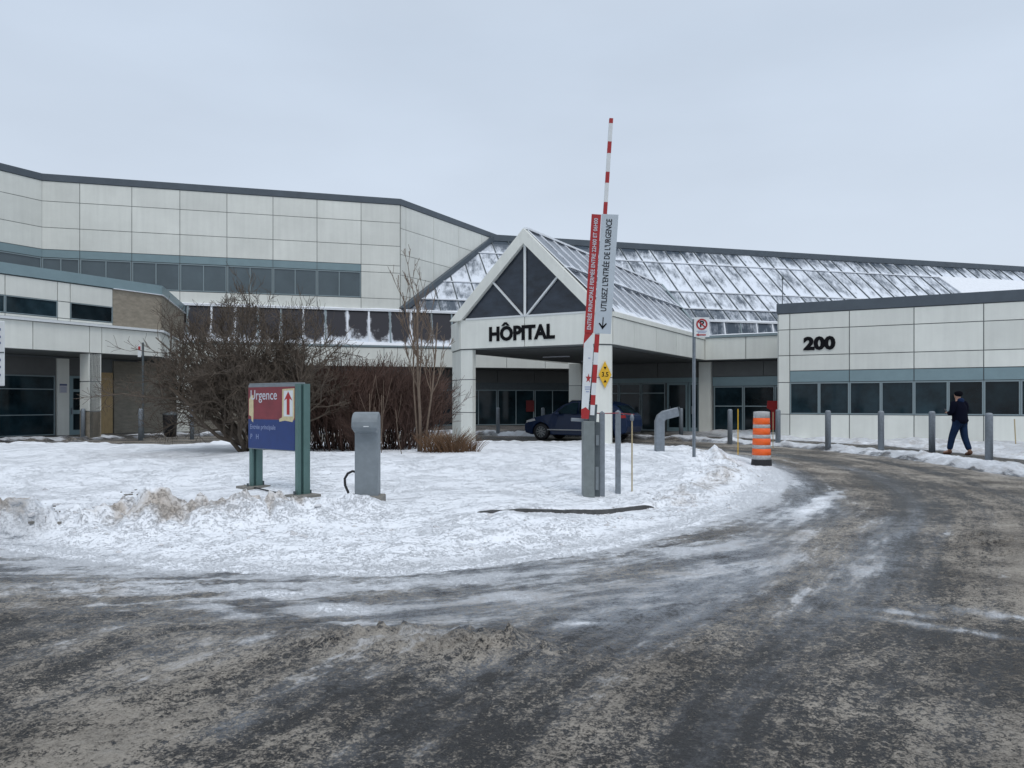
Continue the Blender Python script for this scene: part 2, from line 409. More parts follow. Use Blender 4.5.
PATH=[(-4,-9),(-1.6,-2),(.55,3.3),(2.2,5.8),(3.9,8.65),(5.6,11.6),(6.7,14.8),(7.35,18),(7.4,21.5),(6.6,25),(4.6,28.8),(.5,31.5),(-6,33),(-16,30),(-30,22)]
def attrs(me,snow,slush,dirt,fx,fy,X,Y):
    C=resample(PATH,.5); bd=np.full(X.shape,1e9); S_=np.zeros(X.shape); D_=np.zeros(X.shape)
    for i in range(len(C)-1):
        t=C[i+1]-C[i]; L=np.linalg.norm(t); t=t/L; dx=X-C[i,0]; dy=Y-C[i,1]; k=np.clip(dx*t[0]+dy*t[1],0,L)
        ex=dx-k*t[0]; ey=dy-k*t[1]; d=np.hypot(ex,ey); m=d<bd; bd=np.where(m,d,bd); S_=np.where(m,i*.5+k,S_); D_=np.where(m,d*np.sign(dx*t[1]-dy*t[0]),D_)
    out=np.hypot(X-CEN[0],Y-CEN[1])-edgeR(X,Y)
    fm=np.clip(ss(.8,3.0,out)+ss(1.5,4.5,X)*ss(-.5,.6,out),0,1)
    q=me.attributes.new('fmix','FLOAT','POINT'); q.data.foreach_set('value',fm.astype(np.float32).ravel())
    q=me.attributes.new('flow2','FLOAT_VECTOR','POINT'); arr=np.zeros((X.size,3),np.float32); arr[:,0]=S_.ravel()+60; arr[:,1]=D_.ravel(); q.data.foreach_set('vector',arr.ravel())
    for nm,a in (('snow',snow),('slush',slush),('dirt',dirt)):
        q=me.attributes.new(nm,'FLOAT','POINT'); q.data.foreach_set('value',np.asarray(a,np.float32).ravel())
    q=me.attributes.new('flow','FLOAT_VECTOR','POINT'); arr=np.zeros((snow.size,3),np.float32); arr[:,0]=fx.ravel(); arr[:,1]=fy.ravel()
    q.data.foreach_set('vector',arr.ravel())
def grid_obj(name,X,Y,Z,wrap=False):
    ny,nx=X.shape
    co=np.stack([X,Y,Z],-1).reshape(-1,3).astype(np.float32)
    i=np.arange(nx if wrap else nx-1); j=np.arange(ny-1); I,J=np.meshgrid(i,j); I2=(I+1)%nx
    f=np.stack([J*nx+I,J*nx+I2,(J+1)*nx+I2,(J+1)*nx+I],-1).reshape(-1,4)
    me=bpy.data.meshes.new(name); me.vertices.add(len(co)); me.vertices.foreach_set('co',co.ravel())
    me.loops.add(f.size); me.loops.foreach_set('vertex_index',f.ravel().astype(np.int32))
    me.polygons.add(len(f)); me.polygons.foreach_set('loop_start',np.arange(0,f.size,4,dtype=np.int32))
    me.polygons.foreach_set('use_smooth',np.ones(len(f),bool))
    me.update(calc_edges=True); me.validate()
    me.materials.append(M_ter)
    o=bpy.data.objects.new(name,me); COL.objects.link(o); tag(o,kind='structure'); return o
def flow(x,y):
    dx=x-(-5.); dy=y-17.5; r=np.hypot(dx,dy); return np.arctan2(dy,dx)*12.,r
def axis(a,b,core0,core1,fine,grow=1.07,mx=1.2):
    out=[core0]; 
    n=int((core1-core0)/fine); out=list(core0+np.arange(n+1)*fine)
    s=fine; x=out[-1]
    while x<b: s=min(s*grow,mx); x+=s; out.append(x)
    s=fine; x=core0; pre=[]
    while x>a: s=min(s*grow,mx); x-=s; pre.append(x)
    return np.array(pre[::-1]+out)
# patches of bright packed snow on the road: (x,y, half length, half width, tangent angle deg, amount)
def pw(x,y): Yd=CH*F/(y-402); return ((x-512)/F*Yd, Yd)
patches=[(*pw(832,498),1.5,.18,62,1.0),(*pw(812,512),1.0,.12,62,.6),(*pw(955,630),.55,.10,140,.9),(*pw(905,612),.25,.08,150,.8),(*pw(1012,618),.42,.12,150,.9),
         (*pw(262,597),.22,.10,0,.9),(*pw(328,608),.42,.16,-8,.85),(*pw(362,624),.22,.06,0,.8),(*pw(215,615),.35,.12,-20,.6),(*pw(585,625),.18,.07,10,.7),(*pw(500,600),.5,.15,10,.5),(*pw(1015,745),.22,.16,60,.55),(*pw(240,725),.16,.10,20,.4),(*pw(700,550),.55,.16,30,.5)]
def road_fields(X,Y):
    sdI=edgeR(X,Y)-np.hypot(X-CEN[0],Y-CEN[1]); out=-sdI
    fx,fy=flow(X,Y)
    th=np.degrees(np.arctan2(Y-CEN[1],X-CEN[0]))
    front=ss(-96,-70,th)*(1-ss(-40,-22,th))
    reach=.55+1.5*front
    snow=.66*np.exp(-np.clip(out,0,99)/reach)+.14*front*np.exp(-((out-1.8)/.8)**2)
    snow=np.where(out<0,1,snow)
    df=dist_far(X,Y); snow=np.maximum(snow,.62*np.exp(-df/.5))
    strk=fbm(fx*.25,fy*2.3,4); strk_f=fbm(fx*.9+3,fy*5,3)
    snow=snow+(strk-.5)*.5*ss(-.3,1.0,out)*(1-ss(1.8,3.2,out))
    wp=fbm(X*1.7,Y*1.7,3)-.5; wp2=fbm(X*1.7+40,Y*1.7+11,3)-.5
    for (x,y,a,b,ang,am) in patches:
        c,s=math.cos(R(ang)),math.sin(R(ang)); dx=X-x+wp*.6*min(1,b*6); dy=Y-y+wp2*.6*min(1,b*6); l=(dx*c+dy*s)/a; t=(-dx*s+dy*c)/b
        snow=snow+am*np.exp(-(l*l+t*t))*.62
    # slush between the wheel tracks, darker bands where tyres run
    rr=fy
    C=resample(PATH,.5); bd=np.full(X.shape,1e9); D_=np.zeros(X.shape); S_=np.zeros(X.shape)
    for i in range(len(C)-1):
        t=C[i+1]-C[i]; L=np.linalg.norm(t); t=t/L; dx=X-C[i,0]; dy=Y-C[i,1]; k=np.clip(dx*t[0]+dy*t[1],0,L)
        d=np.hypot(dx-k*t[0],dy-k*t[1]); m=d<bd; bd=np.where(m,d,bd); S_=np.where(m,i*.5+k,S_); D_=np.where(m,d*np.sign(dx*t[1]-dy*t[0]),D_)
    lines=fbm(S_*.07+9,D_*4.5+30+.5*np.sin(S_*.13),3,.6)-.5; lw=ss(.6,2.6,out)
    wv=.25*(fbm(X*.3,Y*.3,2)-.5)
    tr=np.exp(-((D_-.55+wv)/.38)**2)+.8*np.exp(-((D_+.95+wv)/.36)**2)+.35*np.exp(-((D_-1.9)/.3)**2)
    band=fbm(fx*.3+50,fy*1.1+7,4)
    slush=.48+.26*(band-.5)*2+.12*np.exp(-((D_+.2)/.3)**2)-.46*tr*(.35+.65*ss(3.5,8,Y))+.10*ss(10,20,Y)*ss(4,7,X)+.10*ss(2.2,4,out)*ss(-1,2,X)
    slush=slush+.30*fbm(X*.9+30,Y*.9,3)-.12
    slush=slush+.75*lines*lw
    slush=slush+.12*ss(17,30,Y)
    # brown churned lumps
    lx,ly=pw(440,643); g=np.exp(-(((X-lx)/1.15)**2+((Y-ly+.1*(X-lx))/.38)**2)); 
    lx2,ly2=pw(150,590); g2=np.exp(-(((X-lx2)/1.6)**2+((Y-ly2)/.45)**2))*.5
    lx3,ly3=pw(1000,545); g3=np.exp(-(((X-lx3)/.9)**2+((Y-ly3)/1.3)**2))*.6
    g=g+g2+g3
    slush=slush+.38*g
    chunk=np.abs(fbm(X*6,Y*6,4,.6)-.5)*2; f3=fbm(X*14,Y*14,4,.65)
    z=.010*(strk_f-.5)+.05*(fbm(X*.35,Y*.35,2)-.5)*.6 + .030*(f3-.5)*ss(.15,.6,slush)
    z=z+g*(.02+.30*chunk*f3*ss(.2,.9,g+.35*(f3-.5)))
    z=z+.005*ss(.45,.8,snow)*(.5+f3)
    # wheel ruts
    z=z-.010*tr+.03*lines*lw
    dirt=.45*np.exp(-df/1.0)+.15+.35*ss(.0,1.2,out)
    return z,snow,slush,dirt,fx,fy
xs=axis(-46,46,-6.2,7.6,.032,1.05,1.2); ys=axis(-8,52,2.7,9.5,.028,1.022,1.0)
X,Y=np.meshgrid(xs,ys)
z,sn,sl,dt,fx,fy=road_fields(X,Y)
road=grid_obj('road',X,Y,z); attrs(road.data,sn,sl,dt,fx,fy,X,Y)
# island snow
NT,NR=1500,230
TH=np.linspace(-math.pi,math.pi,NT,endpoint=False); FR=np.linspace(0,1,NR)**.75
T2,F2=np.meshgrid(TH,FR)
Re=np.interp(np.degrees(T2),[a for a,b in _e],[b for a,b in _e])
Rr=F2*Re*1.0+ .0
X=CEN[0]+Rr*np.cos(T2); Y=CEN[1]+Rr*np.sin(T2)
wob=(fbm(X*.9,Y*.9,4)-.5)*.5*F2**4; X=X+np.cos(T2)*wob; Y=Y+np.sin(T2)*wob
h,sd,rr,th,rid=island_h(X,Y); zr=road_fields(X,Y)[0]
z=h+zr*(1-ss(.3,1.2,sd)); z[-1,:]=-.05
snow=np.clip(.60+.5*ss(-.1,.9,sd)+.9*ss(.5,1.6,sd)-.55*rid,0,2)
dirt=-.08+.78*rid*ss(.45,.62,fbm(X*1.3+5,Y*1.3,3)+.12)+.28*(1-ss(.2,1.7,sd))
dirt=dirt+.25*np.exp(-((sd-1.7)/.35)**2)*ss(.5,.65,fbm(X*.8,Y*.8+20,3))
fx,fy=flow(X,Y)
isl=grid_obj('snow_island',X,Y,z,wrap=True); attrs(isl.data,snow,sl.ravel()[:1].repeat(X.size).reshape(X.shape)*0+.2,dirt,fx,fy,X,Y)
# far side: raised pavement with kerb, ploughed snow and a trodden path
C=FARC; tg=np.gradient(C,axis=0); tg/=np.linalg.norm(tg,axis=1)[:,None]; nr=np.stack([tg[:,1],-tg[:,0]],1)
if np.dot(nr[len(nr)//2],CEN-C[len(nr)//2])>0: nr=-nr
D=np.concatenate([[0,.012],np.linspace(.05,4.5,64),np.linspace(4.9,11,14)])
S2,D2=np.meshgrid(np.arange(len(C)),D)
X=C[S2,0]+nr[S2,0]*D2; Y=C[S2,1]+nr[S2,1]*D2
SS=S2*.15
nz=fbm(X*1.1,Y*1.1,4); nz2=fbm(X*3.5,Y*3.5,4); nz3=fbm(X*10,Y*10,3)
bank=np.exp(-((D2-.55)/.42)**2)
canopyzone=ss(32.5,34.5,Y)*(ss(-3.5,-1,X)) 
path=np.exp(-((D2-1.75-.3*(nz-.5))/.5)**4)
east=ss(6.5,9,X)
bwall=ss(2.2,2.9,D2)*ss(9.,10.,X)
snow=.15+.95*bank*ss(.25,.42,nz+.18*east)+1.0*bwall*ss(.36,.5,nz+.10)-.9*path*.8+.55*ss(2.4,3.2,D2)*(1-canopyzone)*ss(-9,-12,X)*0
snow=snow+.35*east*(1-path)
snow=snow-.35*ss(.40,.62,nz2)*(D2<.9)-.2*ss(.5,.7,nz)*(D2<1.0)
z=.10+.10*bank*ss(.3,.6,nz)+.05*(nz2-.5)*bank+ .14*bwall*ss(.35,.7,nz)*(.5+nz2)+.03*(nz3-.5)*(1+1.5*bank)+.06*bank*(nz2-.5)
# snow heap left of the parked car
hx,hy=px(505,34.6),34.4
g=np.exp(-(((X-hx)/1.5)**2+((Y-hy)/.9)**2)); z=z+.26*g*(.6+nz2); snow=snow+1.4*g
z=z*ss(-.02,.30,D2+.12*(nz2-.5)); z=np.where(D2==0,-.06,z)
fx,fy=SS,D2
sw=grid_obj('sidewalk',X,Y,z); attrs(sw.data,snow,.35+.3*(nz-.5)+0*snow,.35+.10*(1-bank)+.25*path+.5*(nz2-.5)+0*snow,fx,fy,X,Y)
g=MB(); g.add([(-700,-200,-.12),(700,-200,-.12),(700,1300,-.12),(-700,1300,-.12)],[(0,1,2,3)])
tag(g.build('ground',mat('snowy_ground',(.62,.65,.70),.9,var=.3,vscale=.1)),kind='structure')
# kerb stones showing through the snow
def kerb(th0,th1,nm):
    mb=MB(); b=0; N=160; pr=[]
    for i in range(N+1):
        th=th0+(th1-th0)*i/N; r=float(kerbR(th)); e=min(1,min(i,N-i)/14)
        c=V2((math.cos(R(th)),math.sin(R(th))))
        pin=CEN+c*(r-.035); pout=CEN+c*(r+.03)
        zt=float(np.mean([iz(*(CEN+V2((math.cos(R(th+q_)),math.sin(R(th+q_))))*(r-.03))) for q_ in np.linspace(-1.5,1.5,7)]))-.006+(-.09*(1-e)**2)+.003*(vn(np.array([i*.31]),np.array([.5]))[0]-.5)
        pr.append([(pin[0],pin[1],zt-.2),(pin[0],pin[1],zt),(pout[0],pout[1],zt),(pout[0]+c[0]*.02,pout[1]+c[1]*.02,zt-.25)])
    for i in range(N):
        a=pr[i]+pr[i+1]; mb.add(a,[(0,1,5,4),(1,2,6,5),(2,3,7,6)])
    return mb
k=kerb(-58,-40,'k'); k2=kerb(-16,-10,'k'); k.v+=[]; 
tag(k.build('kerb',M_kerb,recalc=True),kind='structure')

# ------------------------------------------------------------------ building geometry
def ray_t(O,d,x):
    """distance along O+t*d where it is seen in picture column x (used to read sizes off the photograph)"""
    m=(x-512)/F
    return (m*O[1]-O[0])/(d[0]-m*d[1])
def panels(mb,O,e,n,ss_,zs,skip=(),t=.05,gap=.03,m=0,mm=None):
    for i in range(len(ss_)-1):
        for j in range(len(zs)-1):
            if (i,j) in skip: continue
            mb.wbox(O,e,n,ss_[i]+gap/2,ss_[i+1]-gap/2,.003,t,zs[j]+gap/2,zs[j+1]-gap/2,m if mm is None else mm(i,j))
def window(O,e,n,s0,s1,z0,z1,parent,glass,fr=.05,mull=(),nm='window',trans=()):
    g=MB(); g.wbox(O,e,n,s0+.01,s1-.01,.004,.02,z0+.01,z1-.01); w=g.build(nm,glass,parent)
    f=MB()
    f.wbox(O,e,n,s0,s1,.003,.06,z0,z0+fr); f.wbox(O,e,n,s0,s1,.003,.06,z1-fr,z1)
    for s in [s0,s1-fr]+[q-fr/2 for q in mull]: f.wbox(O,e,n,s,s+fr,.003,.058,z0+fr,z1-fr)
    for zz in trans: f.wbox(O,e,n,s0+fr,s1-fr,.003,.054,zz-fr/2,zz+fr/2)
    f.build('frame',M_frame,w); return w
def coping(mb,pts,n_list,z0,z1,out=.09,back=.5,m=0):
    for (a,b),n in zip(zip(pts[:-1],pts[1:]),n_list):
        L=np.linalg.norm(b-a); e=(b-a)/L; mb.wbox(a,e,n,-.04,L+.04,-back,out,z0,z1,m)

ZF0,ZF1=3.55,4.66
# ---- tall block
C1=V2((px(400,44.6),44.6)); c0=float(W@C1)
Cy=c0/(W[1]+W[0]*(42-512)/F); C0=V2((px(42,Cy),Cy))
LT=float((C1-C0)@P)
tall=empty('hospital_block',(C0[0],C0[1],0),'tall pale panelled block with a long window band, rising behind the bare shrub','building')
mb=MB()
back=C1+V*16
mb.prism([C1,back,back-P*34,C0-V*9-U*14,C0-V*9,C0],0,12.95,1)
zsA=[6.7,7.5,9.0,9.42,10.55,11.9,12.94]
colpx=[42,80,132,180,227,273,317,361,397]
sj=[0]+[ray_t(C0,P,x) for x in colpx[1:-1]]+[LT]
rows_mm=lambda i,j:(2 if (j==2 and i<7) else 0)
skip=[(i,1) for i in range(7)]
panels(mb,C0,P,-W,sj,zsA,skip=skip,mm=rows_mm)
O2=C0-V*9; panels(mb,O2,V,U,[0,2.3,4.6,6.8,8.98],zsA,skip=[(i,1) for i in range(4)],mm=lambda i,j:2 if j==2 else 0)
zsB=[6.7,7.7,8.9,10.1,11.6,12.94]
panels(mb,C1,V,U,[.02,.5,3.3,6.1,8.9,11.7],zsB)
mb.build('wall',[M_panel,M_joint,M_teal],tall)
mb=MB(); coping(mb,[C0-V*9,C0,C1,C1+V*16],[U,-W,U],12.95,13.3); mb.build('roof_edge',M_cop,tall)
for i in range(7):
    window(C0,P,-W,sj[i]+.02,sj[i+1]-.02,7.52,8.98,tall,M_glass2,fr=.05,mull=((sj[i]+sj[i+1])/2,))
for i,(a,b) in enumerate([(0,2.3),(2.3,4.6),(4.6,6.8),(6.8,8.96)]):
    window(O2,V,U,a+.02,b-.02,7.52,8.98,tall,M_glass2,fr=.05)

# ---- atrium with glass roof
w0=44.6; wR=51.85; zK,zR=6.76,12.78
p0=float(P@C1)
def PW(p,w): return P*p+W*w
atr=empty('glass_atrium',(*PW(p0,w0),0),'long snow dusted sloping glass roof running behind the entrance canopy','atrium')
def zw(w): return zK+(w-w0)*(zR-zK)/(wR-w0)
def clip_poly(poly,fn):
    out=[]
    for i in range(len(poly)):
        a,b=poly[i],poly[(i+1)%len(poly)]; fa,fb=fn(a),fn(b)
        if fa>=0: out.append(a)
        if (fa>=0)!=(fb>=0):
            t=fa/(fa-fb); out.append((a[0]+(b[0]-a[0])*t,a[1]+(b[1]-a[1])*t))
    return out
def pane_mesh(rowsw,pcols,zfn,posfn,cut,normal_flip=False):
    mb=MB(); mb.uv=[]
    for j in range(len(rowsw)-1):
        for i in range(len(pcols)-1):
            poly=[(pcols[i],rowsw[j]),(pcols[i+1],rowsw[j]),(pcols[i+1],rowsw[j+1]),(pcols[i],rowsw[j+1])]
            if cut: poly=clip_poly(poly,cut)
            if len(poly)<3: continue
            vs=[]; uv=[]
            for (p,w) in poly:
                q=posfn(p,w); vs.append((q[0],q[1],zfn(w)))
                fu=(p-pcols[i])/(pcols[i+1]-pcols[i]); fv=(w-rowsw[j])/(rowsw[j+1]-rowsw[j])
                uv.append((i+min(.999,max(.001,fu)),j+min(.999,max(.001,fv))))
            mb.add(vs,[tuple(range(len(vs)))]); mb.uv.append(uv)
    return mb
fr=[0,.15,.376,.79,1.0]; rw=[w0+(wR-w0)*f for f in fr]
cols=[p0+1.2*k for k in range(0,64)]
cut=lambda q:(q[0]-p0)-(q[1]-w0)+.02
pane_mesh(rw,cols,zw,PW,cut).build('roof_glass',M_roofglass,atr)
# blank snow covered slab towards the east end
sx=ray_t(PW(0,rw[2]),P,930)
mbx=MB()
for (a,b,c,d) in ((sx,cols[-1],rw[2]-3.0,rw[3]-.05),):
    pass
pa=float(ray_t(PW(0,rw[3]),P,938)); pb=cols[-1]
vs=[]
for dz in (.03,.14):
    for (p,w) in ((pa+1.2,rw[0]),(pb,rw[0]),(pb,rw[3]),(pa,rw[3])):
        q=PW(p,w); vs.append((q[0],q[1],zw(w)+dz))
mbx.add(vs,[(0,3,2,1),(4,5,6,7),(0,1,5,4),(1,2,6,5),(2,3,7,6),(3,0,4,7)])
mbx.build('snow_covered_panel',M_snow,atr)
# mullions
def bar(mb,a,b,w=.05,h=.08,m=0):
    a=Vector(a); b=Vector(b); t=(b-a); L=t.length; t.normalize()
    up=Vector((0,0,1)); s=t.cross(up)
    if s.length<1e-3: s=Vector((1,0,0))
    s.normalize(); n=s.cross(t)
    vs=[]
    for q in (a,b):
        for i,j in ((-1,-1),(1,-1),(1,1),(-1,1)): vs.append(q+s*(w/2*i)+n*(h/2*j))
    mb.add(vs,[(3,2,1,0),(4,5,6,7),(0,1,5,4),(1,2,6,5),(2,3,7,6),(3,0,4,7)],m)
mb=MB()
for c in cols:
    wa=rw[0]; wb=min(rw[-1],w0+(c-p0))
    if wb-wa<.1: continue
    for j in range(4):
        a,b=rw[j],min(rw[j+1],wb)
        if b<=a: break
        A=PW(c,a); B=PW(c,b); bar(mb,(A[0],A[1],zw(a)+.04),(B[0],B[1],zw(b)+.04),.06,.08)
for j in (1,2,3):
    A=PW(p0+(rw[j]-w0),rw[j]); B=PW(cols[-1],rw[j]); bar(mb,(A[0],A[1],zw(rw[j])+.05),(B[0],B[1],zw(rw[j])+.05),.16,.06,1)
A=PW(p0-.05,w0-.02); B=PW(cols[-1],w0-.02); bar(mb,(A[0],A[1],zK+.03),(B[0],B[1],zK+.03),.22,.10,1)
mb.build('mullions',[M_steeld,M_snow],atr)
mb=MB(); A=PW(p0+.0,w0-.05); B=C1+V*((wR-w0)*math.sqrt(2)+.2)
bar(mb,(A[0]+U[0]*.12,A[1]+U[1]*.12,zK+.1),(B[0]+U[0]*.12,B[1]+U[1]*.12,zR+.25),.30,.30)
mb.build('rake_edge',M_cop,atr)
mb=MB(); q=PW(p0+(wR-w0),wR); mb.wbox(q,P,-W,-.3,cols[-1]-p0-7,-.6,.12,zR-.05,zR+.38); mb.build('ridge_edge',M_cop,atr)
mb=MB(); mb.prism([PW(p0+7.4,wR+.1),PW(cols[-1],wR+.1),PW(cols[-1],wR+14),PW(p0+7.4,wR+14)],0,zR+.2); mb.build('rear_mass',M_panel,atr)
# lower steep row
pl=[p0-12.6+1.2*k for k in range(0,60)]
wl=44.16
def zl(w): return 4.82+(w-wl)*(zK-4.82)/(w0-wl)
pane_mesh([wl,w0],pl[:24],zl,PW,None).build('lower_glass',M_lowglass,atr)
pane_mesh([wl,w0],pl[23:],zl,PW,None).build('lower_glass',M_roofglass,atr)
mb=MB()
for c in pl:
    A=PW(c,wl-.03); B=PW(c,w0-.03); bar(mb,(A[0],A[1],4.82),(B[0],B[1],zK),.09,.10,random.choice((0,1,1)))
A=PW(pl[0],w0-.04); B=PW(p0,w0-.04); bar(mb,(A[0],A[1],zK+.03),(B[0],B[1],zK+.03),.18,.09,1)
mb.build('lower_mullions',[M_frame,M_snow],atr)
# fascia ring along p
Ls=PW(p0-13,44.0)
mb=MB(); mb.prism([Ls,Ls+P*36,Ls+P*36+W*10,Ls+W*10],ZF0,ZF1-.004,1)
panels(mb,Ls,P,-W,[0+2.4*k for k in range(0,14)],[ZF0+.005,ZF1-.03]); 
mb.wbox(Ls,P,-W,0,36,-.35,.10,ZF1-.003,ZF1+.10,2)
mb.build('fascia',[M_panel,M_joint,M_frame],atr)
# recessed glazed wall beneath
Lb=PW(p0-13,46.2); mb=MB(); mb.prism([Lb,Lb+P*30,Lb+P*30+W*6,Lb+W*6],0,ZF0-.02,0)
panels(mb,Lb,P,-W,[0+2.4*k for k in range(0,13)],[2.75,3.5]); mb.wbox(Lb,P,-W,0,30,.003,.06,2.3,2.74,1); mb.build('recessed_wall',[M_dpanel,M_steeld],atr)
for k in range(0,12):
    window(Lb,P,-W,2.4*k+.03,2.4*k+2.37,.12,2.3,atr,M_glass,mull=(2.4*k+1.2,),nm='window')

# ---- entrance canopy
P1=V2((px(461,29.33),29.33)); m_=ray_t(P1,U,596); P2=P1+U*m_; s_=ray_t(P2,P,612); P3=P2+P*s_
ap=P1+U*(m_/2); hw=float((P3-ap)@U); 
tE=ray_t(ap,V,661); E=ap+V*tE; Q=E+U*hw-V*hw
can=empty('entrance_canopy',(ap[0],ap[1],0),'gabled entrance canopy with glass pediment reading HÔPITAL and snowy sloped glass roof','canopy')
PL=P1+W*1.7; LQ=ap-U*hw+V*(tE+1)
offL=float((PL-ap)@U)
mb=MB(); poly=[P1,P2,P3,Q,Q-U*(2*hw),PL]
mb.prism([V2(q) for q in poly],ZF0-.012,4.60,1)
panels(mb,P1,U,-V,[0,m_/2,m_],[ZF0,4.66]); 
panels(mb,P2,P,-W,[0.0,s_],[ZF0,4.66]); 
lS=float((Q-P3)@V)
panels(mb,P3,V,U,[0.0]+[x for x in (2.04,4.6,7.2,9.8)]+[lS],[ZF0,4.52])
mb.wbox(P3,V,U,0,lS-.02,-.3,.09,4.53,4.70,0)
panels(mb,PL,-W,-P,[0,1.7],[ZF0,4.66])
lL=float((Q-U*(2*hw)-PL)@V); panels(mb,PL,V,-U,[0,2.5,5,7.5,10,lL],[ZF0,4.66])
mb.build('fascia',[M_panel,M_joint],can)
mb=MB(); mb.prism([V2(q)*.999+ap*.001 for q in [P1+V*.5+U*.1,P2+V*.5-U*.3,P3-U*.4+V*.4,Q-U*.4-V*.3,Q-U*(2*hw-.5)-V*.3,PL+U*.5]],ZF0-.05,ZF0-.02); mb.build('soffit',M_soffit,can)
# soffit light strips
for t in (5.,9.):
    mb=MB(); c=ap+V*t-U*1.2; mb.wbox(c,U,V,-.6,.6,-.09,.09,ZF0-.09,ZF0-.045); mb.build('light_fitting',M_pale,can)
# pillars
def pillar(poly,name='pillar',zj=(0,1.15,2.4,ZF0-.015)):
    mb=MB()
    for a,b in zip(zj[:-1],zj[1:]): mb.prism(poly,a+.015,b-.015,0)
    c=sum(poly)/len(poly); mb.prism([c+(q-c)*.96 for q in poly],0,ZF0-.02,1); return mb.build(name,[M_panel,M_joint],can)
pillar([P1,P1+U*.52,P1+U*.52+V*.22,PL+V*.2+U*.2,PL])
pillar([P2-U*.06,P2,P3-P*.03,P3+V*.10-P*.03,P3+V*.2-U*.60,P2-U*.06+V*.25])
pillar([Q-U*7.0-V*.3,Q-U*6.3-V*.3,Q-U*6.3+V*.3,Q-U*7.0+V*.3])
# pediment: rakes, glazing bars
zb=4.665; zA=7.83
def PT(a,z,d=0): q=ap+U*a-V*d; return (q[0],q[1],z)
mb=MB(); vs=[PT(-m_/2+.15,zb,-.02),PT(m_/2-.15,zb,-.02),PT(0,zA-.35,-.02)]; mb.add(vs,[(0,1,2)]); mb.build('pediment_glass',M_pedglass,can)
ov=.42; rk=.40
mb=MB()
for sg in (-1,1):
    a0=-(m_/2+ov)*sg*-1
    ax=sg*(m_/2+ov)
    zlow=zA-(m_/2+ov)
    vs=[PT(0,zA,.16),PT(ax,zlow,.16),PT(ax-sg*rk*1.25,zlow,.16),PT(0,zA-rk*1.35,.16)]+[PT(0,zA,-.25),PT(ax,zlow,-.25),PT(ax-sg*rk*1.25,zlow,-.25),PT(0,zA-rk*1.35,-.25)]
    fs=[(0,1,2,3),(7,6,5,4),(0,4,5,1),(1,5,6,2),(2,6,7,3),(3,7,4,0)]
    mb.add(vs,fs,0)
mb.build('rake_boards',M_panel,can,recalc=True)
mb=MB()
bar(mb,PT(0,zb,.03),PT(0,zA-.5,.03),.09,.07)
for sg in (-1,1): bar(mb,PT(sg*.06,zb,.035),PT(sg*1.42,zb+1.42,.035),.09,.06)
mb.wbox(P1,U,-V,.25,m_-.25,-.02,.07,zb-.02,zb+.04)
mb.build('glazing_bars',M_white,can)
# roof slopes
ze=4.74; zr=7.83
def cslope(sg,name,tcut):
    pos=lambda t,a: ap+V*t+U*(sg*a)
    zf=lambda a: zr-(zr-ze)*a/hw
    rows=[hw,hw*.5,0]
    ts=[.1+1.05*k for k in range(0,17)]
    mb=pane_mesh(rows,ts,zf,pos,(lambda q: tcut(q[1])-q[0]))
    if sg<0: pass
    mb.build(name,M_canglass,can,recalc=False)
    b=MB()
    for t in ts:
        # full length up to the cut
        a_hi=0; 
        if t>tcut(0): continue
        a_lo=min(hw,max(0,tE-t)) if sg>0 else hw
        A=pos(t,a_lo); B=pos(t,0); bar(b,(A[0],A[1],zf(a_lo)+.03),(B[0],B[1],zf(0)+.03),.055,.03,1)
    A=pos(.1,hw*.5); B=pos(tcut(hw*.5),hw*.5); bar(b,(A[0],A[1],zf(hw*.5)+.05),(B[0],B[1],zf(hw*.5)+.05),.22,.03,1)
    A=pos(0,0); B=pos(tE,0)
    if sg>0:
        bar(b,(A[0],A[1],zr+.03),(B[0],B[1],zr+.03),.16,.07,1)
        A=pos(tE,0);B=pos(tE-hw,hw); bar(b,(A[0],A[1],zr+.03),(B[0],B[1],ze+.03),.12,.1,0)
    b.build(name.replace('glass','mullions'),[M_frame,M_snow],can)
cslope(1,'roof_glass',lambda a: tE-a)
cslope(-1,'roof_glass',lambda a: tE)
# back closure below roof cut
mb=MB(); q0=E; mb.add([(E[0],E[1],zr-.03),(Q[0],Q[1],ze-.02),(Q[0],Q[1],4.55),(E[0],E[1],4.55)],[(0,1,2,3)]); 
q1=E-U*hw; mb.add([(E[0],E[1],zr-.03),(E[0],E[1],4.55),(q1[0],q1[1],4.55),(q1[0],q1[1],ze)],[(0,1,2,3)]); mb.build('roof_end',M_panel,can)
# lettering on the fascia
c=P1+U*(ray_t(P1,U,521.5))-V*.058
text_mesh('HOPITAL',.70,frame((c[0],c[1],4.04),(U[0],U[1],0),(0,0,1)),M_black,'lettering',can,bold=.030,depth=.035,width=2.72)
mb=MB(); cc=c-U*.635
def ccp(a,z,d): q=cc+U*a-V*d; return (q[0],q[1],4.04+z)
for d0,d1 in ((-.03,.03),):
    pts=[(-.17,.31),(-.045,.44),(.045,.44),(.17,.31),(.07,.31),(0,.375),(-.07,.31)]
    k7=len(pts); mb.add([ccp(a,z,d1) for a,z in pts]+[ccp(a,z,d0) for a,z in pts],[tuple(range(k7)),tuple(range(2*k7-1,k7-1,-1))]+[(i,(i+1)%k7,k7+(i+1)%k7,k7+i) for i in range(k7)])
mb.build('accent',M_black,can,recalc=True)

